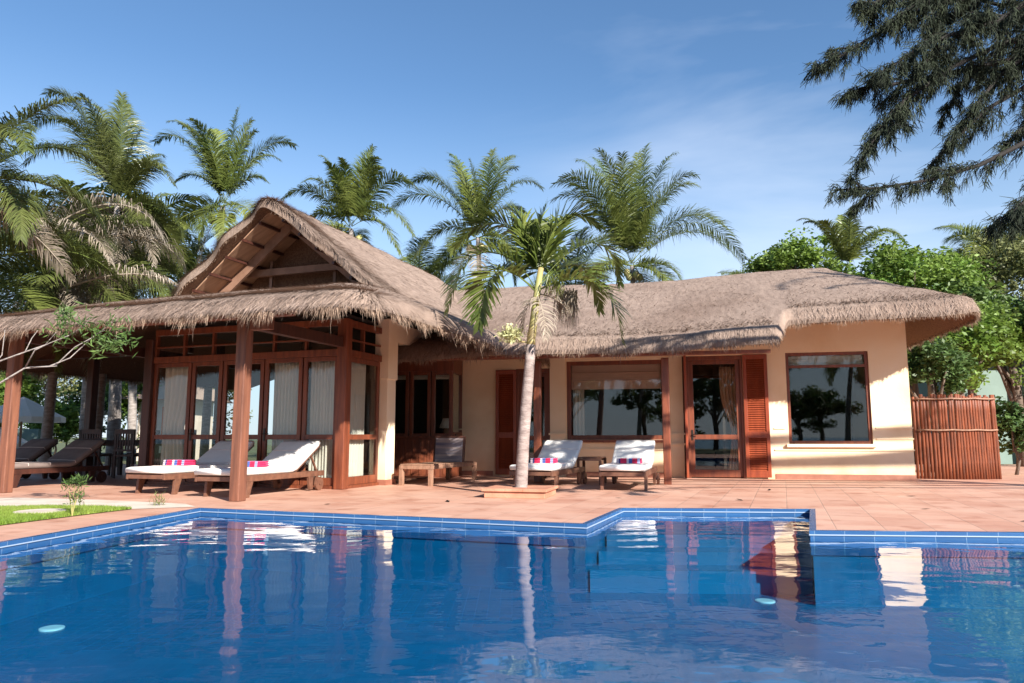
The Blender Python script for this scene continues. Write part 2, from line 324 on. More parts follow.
def striped():
    m = M['towel_red']; t = m.node_tree; b = t.nodes['Principled BSDF']
    tcn = t.nodes.new('ShaderNodeTexCoord'); sp = t.nodes.new('ShaderNodeSeparateXYZ'); t.links.new(tcn.outputs['Object'], sp.inputs[0])
    mu = t.nodes.new('ShaderNodeMath'); mu.operation = 'MULTIPLY_ADD'; mu.inputs[1].default_value = 2.3; mu.inputs[2].default_value = .5; t.links.new(sp.outputs[0], mu.inputs[0])
    r = t.nodes.new('ShaderNodeValToRGB'); r.color_ramp.interpolation = 'CONSTANT'; e = r.color_ramp.elements
    cols = [(0, (.60, .5, .55)), (.14, (.05, .05, .2)), (.2, (.7, .03, .1)), (.42, (.75, .65, .68)), (.5, (.08, .14, .4)), (.62, (.55, .02, .08)), (.8, (.3, .35, .55)), (.9, (.55, .02, .1))]
    e[0].color = (*cols[0][1], 1); e[1].position = cols[1][0]; e[1].color = (*cols[1][1], 1)
    for p, c in cols[2:]: q = e.new(p); q.color = (*c, 1)
    t.links.new(mu.outputs[0], r.inputs[0]); t.links.new(r.outputs[0], b.inputs['Base Color'])
striped()

# ------------------------------------------------------------------ setting: ground, sea, paving, pool
GZ = -.06
me_ground = MB()
A = at_z(200, 508.5); L0 = at_z(0, 543); B = at_z(585, 524.5); Cc = at_z(622, 508.5); D = at_z(812, 509.5); E = at_z(812, 531); Ff = at_z(1024, 533)
dirL = (L0-A); LN = A+dirL*((.6-A.y)/dirL.y)
dirR = (Ff-E); RN = E+dirR*((11-E.x)/dirR.x)
pool = [A, B, Cc, D, E, RN, Vector((11.3, .6, 0)), LN]      # clockwise from the far-left corner
pool = [Vector((p.x, p.y, 0)) for p in pool]
outer = [Vector(p) for p in ((-13, -6, 0), (17, -6, 0), (17, 22, 0), (-13, 22, 0))]
inner = [p.copy() for p in pool]
tri = tessellate_polygon([outer, inner]); allp = outer+inner
mb = MB(); mb.add(allp, [tuple(t) for t in tri]); o = mb.build('paved_deck', M['deck']); tag(o, kind='structure')
for poly in o.data.polygons:
    pass
o.data.flip_normals() if o.data.polygons[0].normal.z < 0 else None
# ground with a hole under the paved area: four strips
g = MB(); z = GZ
def quad(x0, x1, y0, y1): g.add([(x0, y0, z), (x1, y0, z), (x1, y1, z), (x0, y1, z)], [(0, 1, 2, 3)])
quad(-900, -12.9, -26, 1500); quad(16.9, 900, -26, 1500); quad(-12.9, 16.9, 21.9, 1500); quad(-12.9, 16.9, -26, -5.9)
o = g.build('ground', M['ground']); tag(o, kind='structure')
s_ = MB(); s_.add([(-2500, -3000, -1.2), (2500, -3000, -1.2), (2500, -25, -1.2), (-2500, -25, -1.2)], [(0, 1, 2, 3)]); s_.box(-900, 900, -26, -25.6, -1.3, GZ-.004)
o = s_.build('sea', M['sea']); tag(o, kind='structure')
WZ = -.062; PZ = -.62
def inset(poly, d):
    n = len(poly); out_ = []
    for i in range(n):
        a, b, c = poly[i-1], poly[i], poly[(i+1) % n]
        e1 = (b-a).normalized(); e2 = (c-b).normalized()
        n1 = Vector((e1.y, -e1.x, 0)); n2 = Vector((e2.y, -e2.x, 0))     # inward for clockwise polygon
        m_ = (n1+n2); m_ = m_/m_.length; out_.append(b+m_*d/max(.3, m_.dot(n1)))
    return out_
p_in = inset(pool, .012)
mb = MB(); dist = 0
for i in range(len(pool)):
    a, b = pool[i], pool[(i+1) % len(pool)]; l = (b-a).length
    mb.add([(a.x, a.y, WZ-.1), (b.x, b.y, WZ-.1), (b.x, b.y, PZ-.35), (a.x, a.y, PZ-.35)], [(0, 1, 2, 3)], [[(dist, 0), (dist+l, 0), (dist+l, -.9), (dist, -.9)]]); dist += l
ft = tessellate_polygon([pool]); mb.add([(p.x, p.y, PZ) for p in pool], [tuple(t) for t in ft], [[(pool[i].x, pool[i].y) for i in t] for t in ft])
o = mb.build('pool_basin', M['pool_tile']); tag(o, kind='structure')
# tiled rim in two courses with a pale joint between
def rim(name, z0, z1, off, m, lip=True):
    q = inset(pool, off); mb = MB(); dist = 0; back = inset(pool, -.035)
    for i in range(len(pool)):
        j = (i+1) % len(pool); a, b = q[i], q[j]; a2, b2 = back[i], back[j]; l = (b-a).length
        fs = [(0, 1, 2, 3)]; vs = [(a.x, a.y, z1), (b.x, b.y, z1), (b.x, b.y, z0), (a.x, a.y, z0), (a2.x, a2.y, z1), (b2.x, b2.y, z1), (pool[j].x, pool[j].y, z0), (pool[i].x, pool[i].y, z0)]
        uv = [[(dist, .25), (dist+l, .25), (dist+l, .2), (dist, .2)]]
        fs += [(4, 5, 1, 0), (3, 2, 6, 7)]; uv += [[(dist, .3), (dist+l, .3), (dist+l, .26), (dist, .26)], [(dist, .2), (dist+l, .2), (dist+l, .18), (dist, .18)]]
        mb.add(vs, fs, uv); dist += l
    o = mb.build(name, m); return tag(o, kind='structure')
rim('pool_coping', -.026, .006, .022, M['edge_tile'])
rim('pool_coping_joint', -.034, -.025, .025, M['grout'])
rim('pool_waterline_tiles', -.20, -.036, .016, M['edge_tile'])
# submerged steps in the alcove
st = MB()
q = inset(pool, .02)
for k, (zz, dd) in enumerate(((-.18, .85), (-.30, 1.2), (-.42, 1.55))):
    a = q[2]+(q[1]-q[2]).normalized()*dd*1.0; b = q[3]+(q[4]-q[3]).normalized()*dd
    st.hexa([(q[2].x, q[2].y, PZ), (q[3].x, q[3].y, PZ), (b.x, b.y, PZ), (a.x, a.y, PZ), (q[2].x, q[2].y, zz), (q[3].x, q[3].y, zz), (b.x, b.y, zz), (a.x, a.y, zz)])
o = st.build('pool_steps', M['pool_tile']); tag(o, kind='structure')
mb = MB(); ft = tessellate_polygon([p_in]); mb.add([(p.x, p.y, WZ) for p in p_in], [tuple(t) for t in ft]); o = mb.build('pool_water', M['water']); tag(o, kind='structure')
if o.data.polygons[0].normal.z < 0: o.data.flip_normals()
for (px, py, lab) in ((52, 626, 'round pale pool lamp under the water near the left edge of the photo'), (765, 599, 'round pale pool lamp under the water below the alcove steps')):
    p = at_z(px, py, PZ+.02); mb = MB(); mb.tube([(0, 0, -.02), (0, 0, -.012), (0, 0, -.008)], [.085, .085, .07], 24)
    o = mb.build('pool_lamp', M['bolt']); o.location = p; tag(o, lab, 'pool lamp', 'submerged pool lamps')
# pale concrete strip, lawn patch and terracotta kerb on the left
def sheet(name, pts, z, m, kind='structure'):
    mb = MB(); mb.add([(p.x, p.y, z) for p in pts], [tuple(range(len(pts)))]); o = mb.build(name, m)
    if o.data.polygons[0].normal.z < 0: o.data.flip_normals()
    return tag(o, kind=kind)
cs = [at_z(-60, 498), at_z(20, 498), at_z(100, 500), at_z(185, 504), at_z(196, 507), at_z(130, 509.5), at_z(60, 511.5), at_z(-60, 513)]
sheet('concrete_path', cs, .004, M['concrete'])
lw = [at_z(-80, 511), at_z(0, 508.5), at_z(50, 507.5), at_z(100, 508), at_z(132, 509.5), at_z(90, 514.5), at_z(50, 519.5), at_z(0, 526), at_z(-80, 537)]
sheet('lawn', lw, .008, M['lawn'])
def inpoly(x, y, P):
    c = False; n = len(P); j = n-1
    for i in range(n):
        if (P[i].y > y) != (P[j].y > y) and x < (P[j].x-P[i].x)*(y-P[i].y)/(P[j].y-P[i].y)+P[i].x: c = not c
        j = i
    return c
def blades(P, n, h, wdt, z0, m, name, label, thin=1.0, holes=()):
    xs = [p.x for p in P]; ys = [p.y for p in P]; V = []; Fc = []; T = []
    k = 0; tries = 0
    while k < n and tries < n*20:
        tries += 1
        x = random.uniform(min(xs), max(xs)); y = random.uniform(min(ys), max(ys))
        if not inpoly(x, y, P): continue
        if any((x-a)**2+(y-b)**2 < r*r for a, b, r in holes): continue
        a = random.uniform(0, 6.28); hh = h*random.uniform(.4, 1.2); lx, ly = random.gauss(0, hh*.4), random.gauss(0, hh*.4)
        dx, dy = math.cos(a)*wdt/2, math.sin(a)*wdt/2
        V += [(x-dx, y-dy, z0), (x+dx, y+dy, z0), (x+lx, y+ly, z0+hh)]; Fc.append((3*k, 3*k+1, 3*k+2)); t = random.uniform(.6, 1.35); T += [t]*3; k += 1
    o = build_np(name, V, Fc, m, vcol=T); tag(o, label, 'grass', kind='stuff'); return o
hole = at_z(40, 513.5)
blades(lw, 42000, .035, .007, .008, M['grass'], 'grass', 'short bright green grass in the patch beside the pool', holes=[(hole.x, hole.y, .26)])
stn = MB(); stn.tube([(hole.x, hole.y, .006), (hole.x, hole.y, .03)], [.25, .24], 14); o = stn.build('stepping_stone', M['concrete'], bevel=.006); tag(o, 'pale flat stepping stone set in the small lawn', 'stone')

# ------------------------------------------------------------------ the house
HL = Vector((0, 14.5, 0))
house = empty('thatched_house', HL, 0, 'long ochre poolside villa with thatched gable roof and timber-framed glass pavilion', 'house')
W = lambda mb, name, m, par=house, **k: mb.build(name, m, par, world=True, **k)
def wall_open(fr, u0, u1, v, th, z0, z1, ops):
    """wall with rectangular openings, v = outer face, thickness th inward"""
    us = sorted({u0, u1, *[a for o_ in ops for a in o_[:2]]}); zs = sorted({z0, z1, *[a for o_ in ops for a in o_[2:]]})
    us = [x for x in us if u0 <= x <= u1]; zs = [x for x in zs if z0 <= x <= z1]
    solid = lambda i, j: 0 <= i < len(us)-1 and 0 <= j < len(zs)-1 and not any(o_[0]-1e-6 <= us[i] and us[i+1] <= o_[1]+1e-6 and o_[2]-1e-6 <= zs[j] and zs[j+1] <= o_[3]+1e-6 for o_ in ops)
    mb = MB(); p = fr.p
    for i in range(len(us)-1):
        for j in range(len(zs)-1):
            if not solid(i, j): continue
            a, b, c, d = us[i], us[i+1], zs[j], zs[j+1]
            mb.add([p(a, v, c), p(b, v, c), p(b, v, d), p(a, v, d)], [(0, 1, 2, 3)])
            mb.add([p(a, v+th, c), p(b, v+th, c), p(b, v+th, d), p(a, v+th, d)], [(3, 2, 1, 0)])
            if not solid(i-1, j): mb.add([p(a, v, c), p(a, v, d), p(a, v+th, d), p(a, v+th, c)], [(0, 1, 2, 3)])
            if not solid(i+1, j): mb.add([p(b, v, c), p(b, v+th, c), p(b, v+th, d), p(b, v, d)], [(0, 1, 2, 3)])
            if not solid(i, j-1): mb.add([p(a, v, c), p(a, v+th, c), p(b, v+th, c), p(b, v, c)], [(0, 1, 2, 3)])
            if not solid(i, j+1): mb.add([p(a, v, d), p(b, v, d), p(b, v+th, d), p(a, v+th, d)], [(0, 1, 2, 3)])
    return mb
hu = lambda px, py=437, v=0: WNG.hit(px, py, v)[0]
hz = lambda px, py, v=0: WNG.hit(px, py, v)[1]
UR = hu(913, 440)                       # right end of the front wall
# openings on the wing
d1 = (hu(516), hu(551), 0, hz(516, 369)); w1 = (hu(567), hu(667), hz(600, 439.5), hz(567, 361.5))
d2 = (hu(684), hu(745), 0, hz(700, 356)); w2 = (hu(789), hu(873), hz(820, 444), hz(820, 352))
U0 = hu(452)
wl = wall_open(WNG, U0, UR, 0, .22, 0, 3.25, [d1, w1, d2, w2]); W(wl, 'front_wall', M['wall'])
mb = MB(); mb.fbox(WNG, UR-.22, UR, .221, 6.0, 0, 3.3); mb.fbox(WNG, -3, UR-.221, 5.8, 6.0, 0, 3.2); W(mb, 'side_and_back_wall', M['wall'])
# rooms inside, their gloom put into near-black partitions
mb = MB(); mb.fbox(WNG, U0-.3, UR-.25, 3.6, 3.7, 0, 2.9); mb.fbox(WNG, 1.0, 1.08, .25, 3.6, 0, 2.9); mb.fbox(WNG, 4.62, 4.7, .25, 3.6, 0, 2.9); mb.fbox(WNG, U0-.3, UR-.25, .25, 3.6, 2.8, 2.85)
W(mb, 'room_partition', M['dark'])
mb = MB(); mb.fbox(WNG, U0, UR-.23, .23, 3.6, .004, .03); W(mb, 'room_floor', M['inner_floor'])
# skirting, mouldings, pilasters
mb = MB()
def runs(ops, lo, hi, zz):
    xs = [lo]
    for o_ in sorted(ops):
        if o_[2] < zz < o_[3]: xs += [o_[0]-.06, o_[1]+.06]
    xs.append(hi); return [(xs[i], xs[i+1]) for i in range(0, len(xs), 2) if xs[i+1]-xs[i] > .05]
sh = (hu(496), hu(516.5), 0, 2.2); sh2 = (hu(744), hu(771), 0, 2.2)
for a, b in runs([(sh[0], d1[1], 0, 2), (d2[0], sh2[1], 0, 2)], U0, UR+.012, .1): mb = MB(); mb.fbox(WNG, a, b, -.014, -.001, .0, .10); W(mb, 'skirting', M['skirting'])
mb = MB(); mb.fbox(WNG, UR+.001, UR+.014, 0, 5.9, 0, .10); W(mb, 'skirting', M['skirting'])
for zz in (.555, .765, .965):
    for a, b in runs([(sh[0], d1[1], 0, 2), w1, (d2[0], sh2[1], 0, 2), w2], U0, UR+.016, zz): mb = MB(); mb.fbox(WNG, a, b, -.018, -.001, zz-.012, zz+.012); W(mb, 'wall_moulding', M['wall'])
    mb = MB(); mb.fbox(WNG, UR+.001, UR+.018, 0, 5.9, zz-.012, zz+.012); W(mb, 'wall_moulding', M['wall'])
for (a, b) in ((550.5, 566), (671, 684)):
    mb = MB(); mb.fbox(WNG, hu(a), hu(b), -.05, -.001, 0, 2.62)
    for zz in (.66, .86): mb.fbox(WNG, hu(a)-.025, hu(b)+.025, -.085, -.0505, zz-.02, zz+.02)
    W(mb, 'pilaster', M['cream'])
# windows of the wing
def window(fr, o_, v, fw, split=(), rail=None, sill=True, name='window', m=M['wood']):
    u0, u1, z0, z1 = o_; mb = MB(); d0, d1_ = v+.035, v+.11
    mb.fbox(fr, u0, u0+fw, d0, d1_, z0, z1); mb.fbox(fr, u1-fw, u1, d0, d1_, z0, z1); mb.fbox(fr, u0+fw, u1-fw, d0+.001, d1_-.001, z1-fw, z1); mb.fbox(fr, u0+fw, u1-fw, d0+.001, d1_-.001, z0, z0+fw)
    for x in split: mb.fbox(fr, x-fw*.45, x+fw*.45, d0+.004, d1_-.004, z0+fw, z1-fw)
    if rail: mb.fbox(fr, u0+fw, u1-fw, d0+.006, d1_-.006, rail-fw*.45, rail+fw*.45)
    wd = W(mb, name, m, bevel=.004)
    g_ = MB(); g_.fbox(fr, u0+fw*.8, u1-fw*.8, d0+.03, d0+.036, z0+fw*.8, z1-fw*.8); W(g_, 'pane', M['glass'], wd)
    if sill:
        s = MB(); s.fbox(fr, u0-.05, u1+.05, v-.07, v+.034, z0-.06, z0-.003); W(s, 'sill', M['wood'] if sill == 1 else M['cream'], wd, bevel=.005)
    return wd
window(WNG, w1, 0, .085, (), None, 1)
window(WNG, w2, 0, .06, (), hz(820, 366), 2)
def door(fr, o_, v, fw, rail, jamb=.1, m=M['wood'], handle=True, name='door'):
    u0, u1, z0, z1 = o_; mb = MB(); d0, d1_ = v+.05, v+.1
    mb.fbox(fr, u0, u0+fw, d0, d1_, z0, z1); mb.fbox(fr, u1-fw, u1, d0, d1_, z0, z1); mb.fbox(fr, u0+fw, u1-fw, d0+.001, d1_-.001, z1-fw, z1); mb.fbox(fr, u0+fw, u1-fw, d0+.001, d1_-.001, z0, z0+fw*1.7)
    mb.fbox(fr, u0+fw, u1-fw, d0+.003, d1_-.003, rail-fw*.55, rail+fw*.55)
    d = W(mb, name, m, bevel=.004)
    g_ = MB(); g_.fbox(fr, u0+fw*.8, u1-fw*.8, d0+.02, d0+.026, z0+fw, rail); g_.fbox(fr, u0+fw*.8, u1-fw*.8, d0+.02, d0+.026, rail, z1-fw*.8); W(g_, 'pane', M['glass'], d)
    if handle:
        h = MB(); h.fbox(fr, u0+fw*.3, u0+fw*.3+.035, d0-.012, d0-.001, rail-.06, rail+.14); h.tube([fr.p(u0+fw*.3+.017, d0-.012, rail+.05), fr.p(u0+fw*.3+.017, d0-.05, rail+.05), fr.p(u0+fw*.3+.13, d0-.05, rail+.05)], .01, 6); W(h, 'handle', M['metal'], d)
    return d
# door frames (fixed) then leaves
for o_, l, r in ((d1, .06, .06), (d2, .12, .05)):
    mb = MB(); mb.fbox(WNG, o_[0], o_[0]+l, .002, .16, 0, o_[3]); mb.fbox(WNG, o_[1]-r, o_[1], .002, .16, 0, o_[3]); mb.fbox(WNG, o_[0]+l, o_[1]-r, .003, .159, o_[3]-.08, o_[3]); W(mb, 'door_frame', M['wood'], bevel=.004)
door(WNG, (d1[0]+.06, d1[1]-.06, .02, d1[3]-.08), 0, .085, .78)
door(WNG, (d2[0]+.12, d2[1]-.05, .02, d2[3]-.08), 0, .085, .80)
def shutter(fr, u0, u1, v, z1, open_deg, hinge_left=True, label=None):
    wdt = u1-u0; rt = MB(); a = R(open_deg)
    # built in a local swing frame
    hp = fr.p(u0 if hinge_left else u1, v)
    ang = fr.deg + (open_deg if hinge_left else -open_deg)
    lf = Frame(hp.x, hp.y, ang); s0, s1 = (0, wdt) if hinge_left else (-wdt, 0)
    fw = .065; z0 = .03
    rt.fbox(lf, s0, s0+fw, -.045, 0, z0, z1); rt.fbox(lf, s1-fw, s1, -.045, 0, z0, z1)
    for zz0, zz1 in ((z0, z0+.12), (.78, .90), (z1-.09, z1)): rt.fbox(lf, s0+fw, s1-fw, -.044, -.001, zz0, zz1)
    sh_ = W(rt, 'shutter', M['shutter'], bevel=.004)
    if label: sh_['label'] = label
    lv = MB(); p = lf.p
    for (a0, a1) in ((z0+.12, .78), (.90, z1-.09)):
        n = int((a1-a0)/.042)
        for k in range(n):
            zz = a0+(k+.5)*(a1-a0)/n
            lv.hexa([p(s0+fw, -.040, zz-.018), p(s1-fw, -.040, zz-.018), p(s1-fw, -.034, zz-.022), p(s0+fw, -.034, zz-.022), p(s0+fw, -.012, zz+.022), p(s1-fw, -.012, zz+.022), p(s1-fw, -.006, zz+.018), p(s0+fw, -.006, zz+.018)])
    W(lv, 'louvre', M['shutter'], sh_)
shutter(WNG, hu(496), hu(516.5), -.008, d1[3]-.02, 0, False, 'closed dark louvred shutter beside the palm trunk')
shutter(WNG, d2[1]+.004, hu(770), -.008, d2[3]-.0, 6, True, 'open sunlit red louvred shutter')
mb = MB(); mb.fbox(WNG, hu(686)-.01, hu(686)+.035, -.40, -.01, .03, d2[3]-.02); W(mb, 'folded_shutter', M['shutter'], bevel=.004)

# bay window between the pavilion and the wing
BAY = Frame(*at_z(420, 477.5)[:2], 9)
BAY.o = Vector((at_z(420, 477.5).x, at_z(420, 477.5).y, 0))
bu = lambda px: BAY.hit(px, 437)[0]
b0, b1 = bu(372), bu(452)
mb = MB(); mb.fbox(BAY, b0, b1, 0, .08, 0, .78)
for px in (396, 404, 412, 420, 428, 436, 444): mb.fbox(BAY, bu(px)-.012, bu(px)+.012, -.012, -.001, .06, .72)
mb.fbox(BAY, b1-.08, b1, .081, 1.3, 0, .78)
W(mb, 'bay_panelling', M['wood'], bevel=.003)
for (a, b) in ((387, 408), (409, 430), (431, 452)): window(BAY, (bu(a), bu(b), .80, 2.12), -.03, .07, (), None, False)
mb = MB(); mb.fbox(BAY, b0, b1+.04, -.06, .12, .78, .82); mb.fbox(BAY, b0, b1+.02, -.01, .1, 2.12, 2.6); mb.fbox(BAY, b1-.08, b1, .11, 1.3, .82, .9); mb.fbox(BAY, b1-.08, b1, .11, 1.3, 2.1, 2.6); mb.fbox(BAY, b1-.08, b1, .9, 1.3, .9, 2.1); W(mb, 'bay_sill_and_head', M['wood'], bevel=.004)
mb = MB(); mb.fbox(BAY, b1-.045, b1-.04, .11, .9, .9, 2.1); W(mb, 'bay_side_pane', M['glass'])
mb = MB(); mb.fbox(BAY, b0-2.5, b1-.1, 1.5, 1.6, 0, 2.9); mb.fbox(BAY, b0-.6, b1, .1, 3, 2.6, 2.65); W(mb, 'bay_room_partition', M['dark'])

# pavilion
pu = lambda px, py=437, v=0: PAV.hit(px, py, v)[0]
PL = pu(147); DT = 2.07
def post(fr, u, v, wd, z1, m=M['wood_post'], name='veranda_post', z0=0):
    mb = MB(); mb.fbox(fr, u-wd/2, u+wd/2, v-wd/2, v+wd/2, z0, z1); return W(mb, name, m, bevel=.012)
cornerp = post(PAV, .0, .0, .17, 2.66, M['wood'], 'corner_post')
post(PAV, PL, 0, .17, 2.5, M['wood_dark'], 'corner_post')
divs = [PL+.085, pu(188.5), pu(220), pu(262), pu(301), -.085]
for i in range(5):
    a, b = divs[i]+(.012 if i else 0), divs[i+1]-.012
    door(PAV, (a, b, .05, DT), -.06, .07, .80, handle=(i in (1, 3)), name='glass_door')
mb = MB(); mb.fbox(PAV, PL+.085, -.085, -.04, .07, DT+.003, DT+.11); mb.fbox(PAV, PL+.085, -.085, -.03, .06, 2.56, 2.66); tmb = MB(); tmb.fbox(PAV, PL+.085, -.085, -.04, .07, .0, .048); W(tmb, 'threshold', M['wood'])
mb.fbox(PAV, PL+.085, -.085, -.015, .045, 2.335, 2.36)
for k in range(7):
    x = PL+.1+(k)*(-.2-PL)/6; mb.fbox(PAV, x-.02, x+.02, -.02, .05, DT+.11, 2.56)
W(mb, 'transom_frame', M['wood'], bevel=.003)
mb = MB(); mb.fbox(PAV, PL+.1, -.1, .062, .067, DT+.11, 2.56); W(mb, 'transom_pane', M['glass'])
# right side glazing
SD = 1.1
sf = Frame(*PAV.p(0, 0)[:2], PAV.deg-90)     # u runs back along +V
sf.o = PAV.p(0, 0); sf.U = PAV.V.copy(); sf.V = -PAV.U.copy()
door(sf, (.1, SD-.01, .05, DT), -.06, .075, .80, handle=False, name='glass_door')
mb = MB(); mb.fbox(sf, .09, SD, -.04, .07, DT+.003, DT+.11); mb.fbox(sf, .09, SD, -.03, .06, 2.56, 2.66); mb.fbox(sf, .09, SD, -.015, .045, 2.335, 2.36); mb.fbox(sf, SD/2-.02, SD/2+.02, -.02, .05, DT+.11, 2.56); W(mb, 'side_transom_frame', M['wood'], bevel=.003)
mb = MB(); mb.fbox(sf, .09, SD, -.04, .07, 0, .048); W(mb, 'threshold', M['wood'])
# cream pillar, beam
mb = MB(); mb.fbox(PAV, -.08, .15, SD+.012, SD+.30, .0, 2.82); mb.fbox(PAV, -.1, .17, SD-.005, SD+.32, 1.78, 2.82); W(mb, 'pillar', M['cream'], bevel=.008)
mb = MB(); mb.fbox(PAV, -.1, .17, SD-.02, SD+.32, 0, .09); W(mb, 'pillar_base', M['skirting'])
mb = MB(); mb.fbox(PAV, -.06, .14, SD+.33, 4.3, 2.45, 2.78); W(mb, 'side_beam', M['cream'])
pp = PAV.p(-.1, SD+.34); bq = BAY.p(b0, 0)
# pavilion interior
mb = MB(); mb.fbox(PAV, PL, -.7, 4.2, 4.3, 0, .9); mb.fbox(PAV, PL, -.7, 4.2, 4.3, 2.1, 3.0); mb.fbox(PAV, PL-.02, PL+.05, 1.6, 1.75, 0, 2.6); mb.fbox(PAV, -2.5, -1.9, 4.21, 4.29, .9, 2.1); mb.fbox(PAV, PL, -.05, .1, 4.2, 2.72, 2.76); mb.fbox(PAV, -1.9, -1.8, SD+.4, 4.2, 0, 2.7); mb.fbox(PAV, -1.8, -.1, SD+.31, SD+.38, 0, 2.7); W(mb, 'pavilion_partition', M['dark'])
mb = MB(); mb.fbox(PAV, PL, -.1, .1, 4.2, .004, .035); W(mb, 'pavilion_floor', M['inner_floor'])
# veranda posts, beams
VP = -2.28; Z_B = 2.18
post(PAV, -.03, VP, .15, 2.32, M['wood_post']); post(PAV, -4.17, VP, .15, 2.32, M['wood_post'])
post(PAV, -6.75, 1.25, .16, 2.4, M['wood_dark']); post(PAV, -8.6, VP, .2, 2.3, M['wood_post'])
mb = MB(); mb.fbox(PAV, -8.8, .7, VP-.06, VP+.06, 2.322, 2.47); W(mb, 'front_beam', M['wood'], bevel=.005)
mb = MB(); mb.fbox(PAV, -4.23, -4.11, VP+.07, 3.5, 2.2, 2.36); mb.fbox(PAV, -8.6, -4.24, 1.19, 1.31, 2.41, 2.55); mb.fbox(PAV, -.09, .03, VP+.07, -.09, 2.2, 2.36)
W(mb, 'veranda_beam', M['wood_dark'], bevel=.005)
mb = MB(); mb.fbox(PAV, .08, .38, VP-.05, VP+.05, 2.16, 2.318); W(mb, 'post_bracket', M['wood_post'], bevel=.005)
# wing posts
for px, py in ((538, 482.5), (668, 484.5)):
    p = at_z(px, py); mb = MB(); d = (p-WNG.o); u, v = d.dot(WNG.U), d.dot(WNG.V); post(WNG, u, v, .13, 2.16, M['wood'])
mb = MB(); mb.fbox(WNG, -1.5, hu(770, 345, -2.5), -2.56, -2.44, 2.162, 2.22)
W(mb, 'eave_beam', M['wood'], bevel=.004)

